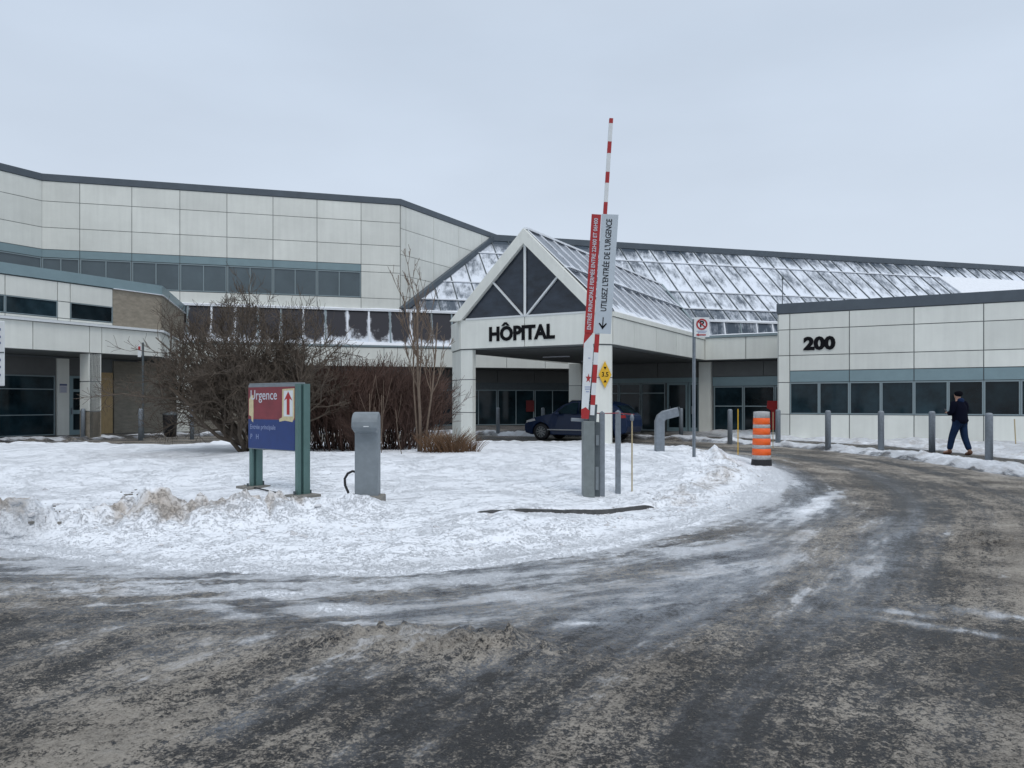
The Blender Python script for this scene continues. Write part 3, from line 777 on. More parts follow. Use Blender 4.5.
# ---- entrance wall along u (right of canopy) with flat roof
ent=empty('entrance_wing',(Q[0],Q[1],0),'low flat roofed entrance wing with recessed glass doors behind the orange barrel','building')
mb=MB(); mb.prism([Q+V*.012,Q+U*6.5+V*.012,Q+U*6.5+V*9,Q-U*6.4+V*9,Q-U*6.4+V*.012],ZF0-.004,4.60,1)
su=[0,ray_t(Q,U,746),6.2]
panels(mb,Q,U,-V,[0.06,su[1],4.9,6.4],[ZF0,4.60]); mb.wbox(Q,U,-V,.0,6.4,-.4,.10,4.60,4.72,2)
mb.build('fascia',[M_panel,M_joint,M_frame],ent)
Qb=Q+V*.9
mb=MB(); mb.prism([Qb-U*6.6,Qb+U*6.5,Qb+U*6.5+V*7,Qb-U*6.6+V*7],0,ZF0-.02,0)
panels(mb,Qb,U,-V,[-6.6,-5.0,-2.6,-.45,.15,2.6,5.0,6.4],[2.78,3.5],m=0)
mb.wbox(Qb,U,-V,-.42,.16,.003,.30,.02,3.5,2); mb.wbox(Qb,U,-V,.2,6.4,.003,.06,2.33,2.76,1); mb.wbox(Qb,U,-V,-6.5,-.5,.003,.06,2.52,2.76,1)
mb.build('wall',[M_dpanel,M_teal,M_panel],ent)
for (a,b) in ((-6.5,-4.7),(-4.66,-3.5),(-3.46,-2.2)): window(Qb,U,-V,a,b,.1,2.5,ent,M_glass,trans=(2.0,))
def door(a,b,z1=2.5):
    g=MB(); g.wbox(Qb,U,-V,a+.08,b-.08,.004,.03,.2,z1-.08); d=g.build('door',M_glass,ent)
    f=MB(); f.wbox(Qb,U,-V,a,a+.1,.003,.08,.02,z1); f.wbox(Qb,U,-V,b-.1,b,.003,.08,.02,z1); f.wbox(Qb,U,-V,a+.1,b-.1,.003,.078,z1-.1,z1); f.wbox(Qb,U,-V,a+.1,b-.1,.003,.078,.02,.28)
    f.build('frame',M_teal,d); h=MB(); h.wbox(Qb,U,-V,a+.16,a+.2,.08,.13,.95,1.35); h.build('handle',M_steel,d)
door(-2.1,-1.05); door(-1.55+.55,-.55+.1)
for (a,b) in ((.25,1.65),(1.68,3.1),(3.13,4.5),(4.53,6.2)): window(Qb,U,-V,a,b,.1,2.3,ent,M_glass,trans=(1.35,))

# ---- wing 200
B0=V2((px(778.5,30.6),30.6))
w2=empty('hospital_wing',(B0[0],B0[1],0),'low pale panelled wing marked 200, behind the walking person','building')
mb=MB(); mb.prism([B0,B0+U*16,B0+U*16+V*11,B0+V*11],0,5.04,1)
sj=[0,ray_t(B0,U,790),ray_t(B0,U,849.5)]; md=2.18
while sj[-1]<15.5: sj.append(sj[-1]+md)
zs=[.06,1.07,2.32,2.77,3.38,4.40,5.03]
panels(mb,B0,U,-V,[sj[0],sj[1]],[.06,1.07,2.32,3.38,4.40,5.03])
panels(mb,B0,U,-V,sj[1:],zs,skip=[(i,1) for i in range(20)],mm=lambda i,j:2 if j==2 else 0)
panels(mb,B0,V,-U,[0.05,2.2,4.4,6.6,8.8,11],[.06,1.07,2.32,3.38,4.40,5.03])
mb.build('wall',[M_panel,M_joint,M_teal],w2)
mb=MB(); coping(mb,[B0+U*16,B0,B0+V*11],[-V,-U],5.045,5.44,.07); mb.build('roof_edge',M_cop,w2)
mb=MB(); mb.prism([B0+U*.5+V*.5,B0+U*15.9+V*.5,B0+U*15.9+V*10.9,B0+U*.5+V*10.9],5.04,5.15); mb.build('roof_snow_layer',M_snow,w2)
for i in range(1,len(sj)-1):
    for a,b in ((sj[i],(sj[i]+sj[i+1])/2),((sj[i]+sj[i+1])/2,sj[i+1])):
        window(B0,U,-V,a+.005,b-.005,1.08,2.31,w2,M_glass,fr=.045)
c=B0+U*ray_t(B0,U,819.5)-V*.058
text_mesh('200',.66,frame((c[0],c[1],3.80),(U[0],U[1],0),(0,0,1)),M_black,'lettering',w2,bold=.036,depth=.05,width=1.16)

# ---- left wing
A0=V2((px(0,28.46),28.46)); A=lambda t:A0+V*t
lw=empty('emergency_wing',(A0[0],A0[1],0),'left wing with teal roof band, slit windows and beige stone corner','building')
K=A(6.66); Ke=K+W*7.45
mb=MB(); mb.prism([A(-14),K,Ke,Ke-U*9,A(-14)-U*9],ZF0,6.30,1)
panels(mb,A0,V,U,[-14,-11,-8,-5,-2.4,1.15-1.0,3.39-1.3,3.39-.8,4.39],[4.75,4.86,5.52,6.28],skip=[(i,1) for i in (0,1,2,3,4,5,7)])
def qs(a,b,z0,z1,m): mb.wbox(A0,V,U,a,b,.003,.05,z0,z1,m)
qs(4.40,6.66,4.75,6.28,2); mb.wbox(K,W,P,.0,7.3,.003,.05,4.75,6.28,2)
panels(mb,A0,V,U,[-14,-11,-8,-5,-1.8,1.15,3.39,3.91,6.66],[ZF0+.005,4.64]); panels(mb,K,W,P,[0,2.6,5.2,7.3],[ZF0+.005,4.64])
mb.wbox(A0,V,U,-14,6.72,.003,.16,4.645,4.745,3); mb.wbox(K,W,P,0,7.3,.003,.16,4.645,4.745,3)
mb.build('wall',[M_panel,M_joint,M_stone,M_white],lw)
mb=MB(); mb.wbox(A0,V,U,-14,6.68,-.4,.10,6.31,6.72,0); mb.wbox(K,W,P,-.02,7.4,-.4,.10,6.312,6.722,0); mb.wbox(A0,V,U,4.4,6.7,.0,.14,6.285,6.315,1);mb.wbox(K,W,P,0,7.3,.0,.14,6.285,6.315,1)
mb.build('roof_edge',[M_teal,M_snow],lw)
for a,b in ((-5,-2.4),(-2.4,.15),(.15,2.09),(2.59,4.39)): window(A0,V,U,a+.01,b-.01,4.87,5.52,lw,M_glass,fr=.03)
Ar=A0-U*3.3
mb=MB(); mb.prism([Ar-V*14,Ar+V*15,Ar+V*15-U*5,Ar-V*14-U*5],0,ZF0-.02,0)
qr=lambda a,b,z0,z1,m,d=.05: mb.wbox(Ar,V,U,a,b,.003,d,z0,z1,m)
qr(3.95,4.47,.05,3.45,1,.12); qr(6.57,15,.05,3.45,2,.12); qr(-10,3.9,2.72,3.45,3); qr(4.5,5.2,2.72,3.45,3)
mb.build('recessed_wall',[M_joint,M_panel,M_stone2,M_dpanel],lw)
g=MB(); g.wbox(Ar,V,U,5.85,6.52,.06,.09,.05,2.9); g.build('plywood_board',M_ply,lw)
for a,b in ((-6.,-3.6),(-3.55,-1.2),(-1.15,1.3),(1.35,3.88)): window(Ar,V,U,a,b,.12,2.68,lw,M_glass,fr=.04,trans=(1.0,2.1))
g=MB(); g.wbox(Ar,V,U,4.49,5.28,.05,.10,.05,2.7); d=g.build('door',M_teal,lw)
g=MB(); 
for z0,z1 in ((.32,1.02),(1.2,2.0),(2.12,2.6)): g.wbox(Ar,V,U,4.66,5.18,.105,.115,z0,z1)
g.build('pane',M_glass,d); g=MB(); g.wbox(Ar,V,U,4.56,4.60,.10,.16,1.0,1.3); g.build('handle',M_steel,d)
# pillar under
mb=MB(); 
for z0,z1,m in ((0,1.16,2),(1.18,2.38,0),(2.40,ZF0-.01,0)): mb.prism([A(3.39),A(3.91),A(3.91)-U*.62,A(3.39)-U*.62],z0+.01,z1-.01,m)
mb.prism([A(3.42),A(3.88),A(3.88)-U*.58,A(3.42)-U*.58],0,ZF0-.02,1); mb.build('pillar',[M_panel,M_joint,M_stone],lw)
cp=V2((px(185,38.4),38.4)); mb=MB(); mb.prism([cp-P*.35-W*.3,cp+P*.35-W*.3,cp+P*.35+W*.3,cp-P*.35+W*.3],0,ZF0-.01,0); mb.build('pillar',[M_panel],lw)
mb=MB(); cs=Ar+V*4.2+U*.13; mb.wbox(cs,V,U,-.16,.16,0,.01,1.95,2.35,0); mb.wbox(cs,V,U,-.16,.16,.011,.014,2.27,2.33,1)
for k in range(4): mb.wbox(cs,V,U,-.12,.12,.011,.013,2.18-.06*k,2.195-.06*k,2)
mb.build('notice',[M_ivory,M_blue,M_faint],lw)

# roof snow lying in gutters and on flat roofs
def snow_strip(O,e,n,s0,s1,d0,d1,z,h,seed,name_mb):
    N=int((s1-s0)/.25)+1; K=5; b=len(name_mb.v)
    for i in range(N+1):
        s=s0+(s1-s0)*i/N
        for k in range(K+1):
            d=d0+(d1-d0)*k/K; q=O+e*s+n*d
            bmp=math.sin(math.pi*k/K)**.5 if 0<k<K else 0
            nn=float(fbm(np.array([s*1.1+seed]),np.array([d*2.+seed]),3)[0])
            name_mb.v.append((q[0],q[1],z+h*bmp*(.3+1.3*nn)))
    for i in range(N):
        for k in range(K):
            a=b+i*(K+1)+k; name_mb.f.append((a,a+1,a+K+2,a+K+1)); name_mb.m.append(0)
sm_=MB()
snow_strip(Ls,P,W,.2,34,-.08,.30,ZF1+.10,.20,1.,sm_)
snow_strip(P3,V,-U,.1,lS-.1,-.06,.28,4.70,.13,2.,sm_)
snow_strip(PW(p0-13,w0),P,-W,.0,60,-.03,.14,zK+.08,.07,3.,sm_)
snow_strip(K,W,P,.0,7.2,-.36,.08,6.725,.05,4.,sm_)
snow_strip(Q,U,V,.1,6.3,-.05,.4,4.72,.05,5.,sm_)
tag(sm_.build('roof_snow',M_snow,smooth=True),'white snow lying in the gutters and on the roof ledges of the hospital','snow',kind='stuff')
fl=MB(); fl.prism([Q+U*.1+V*.4,Q+U*6+V*.4,Q+U*6+V*8.5,Q-U*2.5+V*8.5],4.61,4.70); tag(fl.build('flat_roof_snow',M_snow),'flat white snow layer on the low entrance roof','snow',kind='stuff')

# ------------------------------------------------------------------ small things
def bollard_mesh():
    b=MB(); b.lathe([(0,-.15),(.088,-.15),(.088,1.235),(.080,1.265),(.05,1.285),(0,1.29)],k=20)
    return b
bol=None
bl=[(989,466,'nearest steel bollard, right of the walking person'),(932,455.8,'steel bollard just left of the walking person'),(881,454,'steel bollard second left of the walking person, before the window strip'),
    (828,451,'steel bollard below the number 200'),(778,446,'steel bollard at the corner of the 200 wing beside the orange barrel'),(730,444.5,'steel bollard between the no parking sign and orange barrel'),
    (681,438.5,'steel bollard just left of the no parking sign post'),(543,435.8,'steel bollard half hidden behind the parked blue car'),(498,435.6,'steel bollard in the snow heap left of the parked blue car'),
    (83,440,'steel bollard in front of the teal door of the left wing'),(140.5,440.6,'steel bollard with thin sign post behind it before the stone wall'),(192,439.5,'steel bollard beside the pale pillar behind the big shrub')]
for x,y,lab in bl:
    Yd=CH*F/(y-402); X_=px(x,Yd)
    if bol is None:
        bol=tag(bollard_mesh().build('bollard',M_steel,smooth=True),lab,'bollard','steel bollards along the pavement'); o=bol
    else: o=bol.copy(); COL.objects.link(o); o['label']=lab
    o.location=(X_,Yd,0)
    o.scale=(1,1,1.0)
# thin posts beside the gate (square-ish steel posts)
for x,yb,yt,lab in ((602,489,411,'square steel guard post right beside the barrier cabinet'),(618,484,410,'square steel guard post right of the other, next to the thin stake')):
    Yd=12.1 if x==602 else 12.5; X_=px(x,Yd); zt=CH+(402-yt)*Yd/F; zb_=iz(X_,Yd)-.15
    b=MB(); b.box((X_,Yd,(zt-.03+zb_)/2),(.082,.082,zt-.03-zb_)); b.add([(X_-.04,Yd-.04,zt-.03),(X_+.04,Yd-.04,zt-.03),(X_+.04,Yd+.04,zt-.03),(X_-.04,Yd+.04,zt-.03),(X_,Yd,zt+.005)],[(0,1,4),(1,2,4),(2,3,4),(3,0,4)])
    tag(b.build('guard_post',M_steel,bevel=.006),lab,'post','guard posts by the barrier gate')
b=MB(); b.tube([(px(596,12.1),12.1,CH-11*12.1/F),(px(602,12.1),12.06,CH-11.3*12.1/F),(px(618,12.5),12.46,CH-11*12.5/F),(px(634,12.9),12.9,CH-12.5*12.9/F)],.006,5)
tag(b.build('cord',M_red),'thin red cord strung from barrier cabinet past two posts to a stake','cord')
# snow stakes
def stake(x,yb,yt,Yd,lab,r=.012,m=M_wood,top=None,lean=0):
    X_=px(x,Yd); zt=CH+(402-yt)*Yd/F; zb_=CH+(402-yb)*Yd/F-.15
    b=MB(); b.tube([(X_,Yd,zb_),(X_+lean,Yd,zt)],r,6)
    r_=empty('snow_stake',(X_,Yd,zb_),lab,'stake','thin marker stakes in the snow')
    b.build('rod',m,r_)
    if top:
        b=MB(); b.lathe([(0,-.05),(.028,-.05),(.034,0),(.02,.05),(0,.06)],(X_+lean,Yd,zt-.06),10); b.build('cap',M_steel,r_,smooth=True)
    return r_
stake(632,496,414,12.6,'thin pale stake with a metal cap in the snow, tied to the red cord',top=1)
stake(738,457,409,22.5,'thin yellowish stake left of the orange barrel',.014,M_yel)
stake(773,447,412,25.5,'short thin stake just right of the orange barrel',.014,M_wood)
stake(1016,446,419,25.0,'short leaning stake against the 200 wing at the right edge',.02,M_wood,lean=-.05)
# antenna
b=MB(); q=B0+U*.1+V*.3; b.tube([(q[0],q[1],5.1),(q[0],q[1],6.5)],.016,6); b.box((q[0],q[1],6.5),(.06,.06,.14)); tag(b.build('roof_mast',M_steeld),'thin dark mast on the roof corner of the 200 wing','mast')
# thin sign post at left (edge-on plate)
Yd=33.0; X_=px(143,Yd); r_=empty('edge_on_sign',(X_,Yd,0),'slender post with small sign seen edge-on, left of the big shrub','sign')
b=MB(); b.box((X_,Yd,2.05),(.07,.05,4.1)); b.build('post',M_steeld,r_)
b=MB(); b.box((X_-.12,Yd-.06,3.75),(.14,.03,.55)); b.build('plate',M_white,r_); b=MB(); b.box((X_-.12,Yd-.078,3.85),(.10,.006,.16)); b.build('marking',M_red,r_)
# barrel by stone wall
Yd=34.0; X_=px(170,Yd); r_=empty('waste_bin',(X_,Yd,0),'black waste bin against the stone wall of the left wing','bin')
b=MB(); b.lathe([(0,.02),(.26,.02),(.30,.95),(.30,.98),(0,.98)],(X_,Yd,0),16); b.build('drum',M_rub,r_,smooth=True); b=MB(); b.lathe([(.32,.97),(.32,1.03),(.2,1.12),(0,1.14)],(X_,Yd,0),16); b.build('lid',M_steeld,r_,smooth=True)

# orange barrel
Yd=18.9; X_=px(761.5,Yd); zb_=CH+(402-465.5)*Yd/F
r_=empty('traffic_barrel',(X_,Yd,zb_),'orange and grey striped traffic barrel with black foot at the snow edge','barrel')
H=54*Yd/F
def rad(t): return .232-.03*t
b=MB(); b.lathe([(0,-.05),(.245,-.05),(.245,.06),(.235,.15),(.21,.155),(0,.155)],(X_,Yd,zb_),28); b.build('foot',M_rub,r_,smooth=False)
yy=[.15,.225,.385,.46,.62,.695,.85,.925,1.08,H-.12]
yy=[.15,.26,.42,.51,.67,.76,.92,1.01,1.17,1.32]
seg=0
for i in range(9):
    z0,z1=yy[i],yy[i+1]; b=MB(); ra,rb=rad(z0),rad(z1); prof=[(ra-.01,z0),(ra,z0+.008),(rb,z1-.008),(rb-.01,z1)]
    if i==8: prof+= [(.08,z1+.01),(.0,z1+.012)]
    b.lathe(prof,(X_,Yd,zb_),28); b.build('orange_band' if i%2 else 'reflective_band',M_or if i%2 else M_refl,r_,smooth=True)

# no parking sign
Yd=18.6; X_=px(694,Yd); zb_=iz(X_,Yd)-.15
r_=empty('parking_sign',(X_,Yd,zb_),'white no parking sign with red circle on a tall grey-green post','sign')
zt=CH+(402-319)*Yd/F
b=MB(); b.box((X_,Yd,(zb_+zt)/2),(.075,.03,zt-zb_)); b.box((X_,Yd-.03,(zb_+zt)/2),(.02,.04,zt-zb_)); b.build('post',M_steel,r_)
xc=px(701,Yd); zc=CH+(402-327.5)*Yd/F
b=MB(); b.box((xc,Yd-.07,zc),(.37,.012,.47)); b.build('plate',M_white,r_,bevel=.004)
b=MB(); 
def ring(b,c,r0,r1,y,k=28,th=.006):
    vs=[];fs=[]
    for j in range(k):
        a=2*math.pi*j/k
        for r in (r0,r1):
            for yy_ in (y,y+th): vs.append((c[0]+r*math.cos(a),yy_,c[1]+r*math.sin(a)))
    for j in range(k):
        q=4*j; p=4*((j+1)%k); fs+=[(q,q+2,p+2,p),(q+1,p+1,p+3,q+3),(q+2,q+3,p+3,p+2),(q,p,p+1,q+1)]
    b.add(vs,fs)
ring(b,(xc,zc+.07),.10,.135,Yd-.086); b.box((xc,Yd-.083,zc+.07),(.22,.006,.03),rot=Matrix.Rotation(R(40),3,'Y')); b.box((xc+.01,Yd-.083,zc-.185),(.17,.006,.028)); b.add([(xc-.075,Yd-.086,zc-.15),(xc-.15,Yd-.086,zc-.185),(xc-.075,Yd-.086,zc-.22)],[(0,1,2)]); b.build('red_marking',M_red,r_)
text_mesh('P',.2,frame((xc,Yd-.080,zc+.07),(1,0,0),(0,0,1)),M_black,'lettering',r_,bold=.006,depth=.004)
b=MB(); 
for k in range(2): b.box((xc,Yd-.080,zc-.095-.035*k),(.25-.06*k,.004,.012))
b.build('small_print',M_faint,r_)

# intercom pillar
Yd=10.6; X_=px(367.5,Yd); sc=Yd/F; zb_=CH-98*sc
r_=empty('access_terminal',(X_,Yd,zb_),'grey curved-top access terminal on a concrete pad, black cable looping at its left','terminal')
w_=.335; topz=CH-10.5*sc
# body: leaning slightly, side profile extruded
prof=[(-.10,0),(-.085,1.0),(-.10,.96+.02),(-.20,.965),(-.235,1.02),(-.24,1.12),(-.19,1.20),(-.08,1.235),(.06,1.235),(.12,1.19),(.13,1.05),(.13,0)]
KZ=.945
prof=[(-.10,0),(-.09,.93),(-.20,.965),(-.235,1.01),(-.24,1.12),(-.19,1.195),(-.08,1.232),(.06,1.232),(.12,1.19),(.13,1.05),(.13,0)]
def extr(mb,prof,x0,x1,y,z,m=0):
    n=len(prof); vs=[(x0,y+a,z+b_) for a,b_ in prof]+[(x1,y+a,z+b_) for a,b_ in prof]
    mb.add(vs,[(i,(i+1)%n,n+(i+1)%n,n+i) for i in range(n)]+[tuple(range(n-1,-1,-1)),tuple(range(n,2*n))],m)
b=MB(); extr(b,[(a_,c_*KZ) for a_,c_ in prof],X_-.160,X_+.160,Yd,zb_+.04); b.build('housing',M_greymet,r_,bevel=.018,recalc=True)
b=MB(); extr(b,[(a_,c_*KZ) for a_,c_ in [(-.215,.985),(-.255,1.02),(-.255,1.10),(-.23,1.17),(-.16,1.225),(-.05,1.245),(-.05,.985)]],X_-.172,X_+.180,Yd-.005,zb_+.04); b.build('hood',M_greymet,r_,bevel=.02,recalc=True)
b=MB(); b.box((X_+.03,Yd-.262,zb_+1.02),(.07,.01,.012)); b.build('slot',M_white,r_)
b=MB(); b.box((X_+.0,Yd+.0,zb_+.01),(.45,.38,.12)); b.build('concrete_pad',M_conc,r_,bevel=.02)
b=MB(); pts=[]
for t in np.linspace(0,1,14):
    a=math.pi*t*.62; pts.append((X_-.165-.135*math.sin(a*1.25)*1.0+.0,Yd-.03,zb_+.37-.30*t+.05*math.sin(math.pi*t)))
pts=[(X_-.15,Yd-.03,zb_+.39),(X_-.20,Yd-.04,zb_+.40),(X_-.26,Yd-.05,zb_+.37),(X_-.30,Yd-.06,zb_+.30),(X_-.295,Yd-.06,zb_+.21),(X_-.26,Yd-.06,zb_+.13),(X_-.235,Yd-.06,zb_+.06),(X_-.235,Yd-.06,zb_-.05)]
b.tube(pts,.017,8); b.build('cable',M_rub,r_,smooth=True)

# gooseneck stand (bent steel post)
Yd=21.5; X_=px(662,Yd); s=Yd/F; r_=empty('bent_post',(X_,Yd,0),'thick grey steel post with a bent arm, in the snow behind the barrier','post')
b=MB(); zt=CH+(402-417)*s
def sweep_rect(mb,pts,wd,hh):
    """rectangular sweep in x-z plane; pts centreline"""
    n=len(pts); vs=[]
    for i,(x,z) in enumerate(pts):
        a=pts[max(0,i-1)]; c=pts[min(n-1,i+1)]; tx,tz=c[0]-a[0],c[1]-a[1]; L=math.hypot(tx,tz); tx/=L; tz/=L
        nx,nz_=-tz,tx; k=1/ max(.75,abs(1)) 
        for sx in (-1,1):
            for sy in (-1,1): vs.append((x+nx*hh/2*sx,Yd+wd/2*sy,z+nz_*hh/2*sx))
    fs=[]
    for i in range(n-1):
        q=4*i; fs+=[(q,q+1,q+5,q+4),(q+1,q+3,q+7,q+5),(q+3,q+2,q+6,q+7),(q+2,q,q+4,q+6)]
    fs+=[(0,2,3,1),(4*n-4,4*n-3,4*n-1,4*n-2)]; mb.add(vs,fs)
sweep_rect(b,[(X_-.07,-.1),(X_-.07,zt-.12),(X_-.03,zt-.02),(X_+.06,zt+.05),(X_+.45,zt+.15)],.26,.25); b.build('post_body',M_steel,r_,bevel=.02,recalc=True)
b=MB(); b.box((X_+.462,Yd,zt+.155),(.02,.27,.26)); b.build('end_plate',M_steeld,r_)

# urgence sign
dR,dL=11.2,11.95
RR=V2((px(302,dR),dR)); LL=V2((px(254.5,dL),dL)); e=(RR-LL); L=np.linalg.norm(e); e/=L; n_=V2((e[1],-e[0])); 
if n_@(-RR)<0: n_=-n_
zt=1.81; zp=.83
r_=empty('direction_sign',(LL[0],LL[1],0),'red and blue Urgence direction sign between two green posts with a taped arrow panel','sign')
for k,s0 in enumerate((-.02,L-.03)):
    b=MB(); zz=iz(*(LL+e*s0))-.15; ztt=zt if k else zp+.02
    b.wbox(LL,e,n_,s0,s0+.07,-.115,.0,zz,ztt+.005); b.wbox(LL,e,n_,s0,s0+.07,.045,.10 if k else .08,zz,ztt+.004); b.wbox(LL,e,n_,s0+.005,s0+.045,-.01,.05,zz,ztt-.01,1)
    b.build('post',[M_green,M_greend],r_,bevel=.004)
# cabinet (panel body)
b=MB(); b.wbox(LL,e,n_,-.035,L-.035,-.09,.085,zp,zt); b.wbox(LL,e,n_,-.04,L-.03,-.08,.07,zt,zt+.025,0); b.build('cabinet',M_greymet,r_,bevel=.006)
zm=CH-17.5*11.5/F
b=MB(); b.wbox(LL,e,n_,-.02,L-.045,.086,.094,zm,zt-.035); b.build('red_panel',M_maroon,r_)
b=MB(); b.wbox(LL,e,n_,-.02,L-.045,.086,.094,zp+.015,zm-.003); b.build('blue_panel',M_blue,r_)
def sp(s,z,d=.095): q=LL+e*s+n_*d; return (q[0],q[1],z)
def sgn(mb,pts,d0,d1,m=0):
    n=len(pts); vs=[sp(a,z,d1) for a,z in pts]+[sp(a,z,d0) for a,z in pts]
    mb.add(vs,[tuple(range(n)),tuple(range(2*n-1,n-1,-1))]+[(i,(i+1)%n,n+(i+1)%n,n+i) for i in range(n)],m)
b=MB(); 
sgn(b,[(L-.42,zm+.01),(L-.35,zm+.035),(L-.345,zt-.07),(L-.05,zt-.06),(L-.055,zm+.03),(L-.10,zm-.03),(L-.28,zm-.012),(L-.42,zm-.03)],.0942,.0955)
sgn(b,[(.0,zm+.30),(.05,zm+.36),(.115,zm+.37),(.12,zm+.10),(.11,zm-.05),(.07,zm-.03),(.06,zm+.04),(.0,zm+.06)],.0942,.0955)
b.build('yellowed_tape',M_cream,r_,recalc=True)
b=MB(); sgn(b,[(L-.31,zm+.05),(L-.09,zm+.05),(L-.085,zt-.09),(L-.305,zt-.095)],.0956,.097); b.build('white_patch',M_white,r_,recalc=True)
ac=L-.197; b=MB(); sgn(b,[(ac-.035,zm+.075),(ac+.035,zm+.075),(ac+.035,zt-.21),(ac+.10,zt-.24),(ac+.0,zt-.105),(ac-.10,zt-.24),(ac-.035,zt-.21)],.0971,.0985)
ar=b.build('arrow',M_red,r_,recalc=True)
ex3=(e[0],e[1],0)
if np.cross(e,[0,0]).size and (e[0]*0-e[1]*0)==0: pass
text_mesh('Urgence',.21,frame(sp(.385,zt-.16,.097),ex3,(0,0,1)),M_pale,'lettering',r_,bold=.0005,depth=.002,width=.68)
text_mesh('Entrée principale',.10,frame(sp(.36,zm-.12,.097),ex3,(0,0,1)),M_faint,'lettering',r_,bold=.001,depth=.002,width=.66)
text_mesh('P   H',.11,frame(sp(.15,zm-.27,.097),ex3,(0,0,1)),M_faint,'lettering',r_,bold=.001,depth=.002)
for s0 in (-.1,L-.05):
    b=MB(); q=LL+e*s0; hh=iz(q[0],q[1]); b.wbox(LL,e,n_,s0-.10,s0+.24,-.2,.2,hh-.05,hh+.03)
    b.build('foot_plate',M_conc,r_,bevel=.01)
b=MB()
for s0,dd in ((.02,.13),(.02,-.14),(L,.13),(L+.01,-.14)):
    q=LL+e*s0+n_*dd; hh=iz(q[0],q[1]); b.tube([(q[0],q[1],hh-.02),(q[0],q[1],hh+.085)],.018,6)
b.build('anchor_bolts',M_steeld,r_)
b=MB(); q=LL; 
b.tube([(*(LL-e*.28-n_*.0),iz(*(LL-e*.28))+.02),(*(LL+e*.3+n_*.12),iz(*(LL+e*.3+n_*.12))+.025),(*(LL+e*.8+n_*.15),iz(*(LL+e*.8+n_*.15))+.02)],.012,5); b.build('cable',M_rub,r_)

# barrier gate -----------------------------------------------------
Yd=12.05; s=Yd/F
def gx(x): return px(x,Yd)
def gz(y): return CH+(402-y)*s
zb_=iz(gx(590),Yd)-.12
gate=empty('barrier_gate',(gx(590),Yd,zb_),'raised red and white barrier arm with tall notice panels on a grey-green cabinet','barrier')
b=MB(); b.box(((gx(582.5)+gx(593.5))/2,Yd,(zb_+gz(421))/2),(gx(593.5)-gx(582.5),.34,gz(421)-zb_)); 
b.box(((gx(593.5)+gx(599.5))/2,Yd+.05,(zb_+gz(422))/2),(gx(599.5)-gx(593.5),.22,gz(422)-zb_),1); b.build('cabinet',[M_green if 0 else mat('cabinet_paint',(.175,.20,.20),.5,var=.2,vscale=6),M_steeld],gate,bevel=.008)
b=MB(); 
b.box((gx(596.5),Yd-.07,gz(478)),(.05,.02,.36)); b.box((gx(596.8),Yd-.07,gz(440)),(.045,.02,.16)); b.build('latch_panel',M_greymet,gate)
b=MB(); b.box((gx(581),Yd-.02,gz(420)),(gx(591)-gx(571),.12,.05),rot=Matrix.Rotation(R(3),3,'Y')); b.build('counterweight_bracket',M_steel,gate,bevel=.006)
b=MB(); b.box((gx(592),Yd-.08,gz(413.5)),(.125,.10,.29),rot=Matrix.Rotation(R(3.7),3,'Y')); b.build('arm_clamp',M_steeld,gate,bevel=.008)
# local frame of the arm
pv=Vector((gx(591.2),Yd-.12,gz(415))); ad=Vector((19,0,294)).normalized(); ax=Vector((ad.z,0,-ad.x)); La=294*s
def ap_(a,b_,d=0): return pv+ax*(a*s)+ad*(b_*s)+Vector((0,-d,0))    # a,b in photo pixels measured across / along the arm
bands=[415,405,395,383,365,353,335,316,298,280,262,244,226,216,204,185,174,155.6,144,126,121]
for i,(ya,yb_) in enumerate(zip(bands[:-1],bands[1:])):
    b=MB(); wd=.068 if ya>216 else .058
    A_=ap_(0,415-ya); B_=ap_(0,415-yb_); vs=[]
    for q in (A_,B_):
        for i2,j2 in ((-1,-1),(1,-1),(1,1),(-1,1)): vs.append(q+ax*(wd/2*i2)+Vector((0,.03*j2,0)))
    b.add(vs,[(3,2,1,0),(4,5,6,7),(0,1,5,4),(1,2,6,5),(2,3,7,6),(3,0,4,7)])
    b.build('arm_red_section' if i%2 else 'arm_white_section',M_red if i%2 else M_white,gate,recalc=True)
def plate(pts,d,th,m,nm,parent):
    b=MB(); n=len(pts); vs=[ap_(a,y,d+th) for a,y in pts]+[ap_(a,y,d) for a,y in pts]
    b.add(vs,[tuple(range(n)),tuple(range(2*n-1,n-1,-1))]+[(i,(i+1)%n,n+(i+1)%n,n+i) for i in range(n)]); return b.build(nm,m,parent,recalc=True)
nb=empty('barrier_notice',tuple(ap_(0,140)),'red and grey notice panels fixed upright along the raised barrier arm, reading UTILISEZ','sign')
# panels belong to the arm -> parts of the gate
bpy.data.objects.remove(nb)
rp=plate([(-13,81),(-4.2,81),(-4,198),(-13.4,198)],.035,.01,M_red,'red_notice',gate)
gp=plate([(-3.6,81),(13,81),(13,199),(-3.6,198.5)],.036,.01,M_sgrey,'grey_notice',gate)
exr=ad; eyr=-ax
text_mesh("ENTRÉE PRINCIPALE FERMÉE ENTRE 22H00 ET 06H00",.085,frame(ap_(-8.6,139,.048),tuple(exr),tuple(eyr)),M_pale,'lettering',gate,bold=.0012,depth=.003,width=110*s)
text_mesh("UTILISEZ L'ENTRÉE DE L'URGENCE",.125,frame(ap_(4.6,148.5,.049),tuple(exr),tuple(eyr)),M_black,'lettering',gate,bold=.001,depth=.003,width=91*s)
plate([(4.0,97),(5.0,97),(5.0,88.5),(7.5,91.5),(8.6,90.8),(4.5,85),(.4,90.8),(1.5,91.5),(4,88.5)],.046,.004,M_black,'arrow',gate)
plate([(-12.2,95),(-9.2,97),(-5.0,81),(-4.6,72),(-3.8,66),(-13.4,66)],.030,.004,M_red,'red_wing',gate)
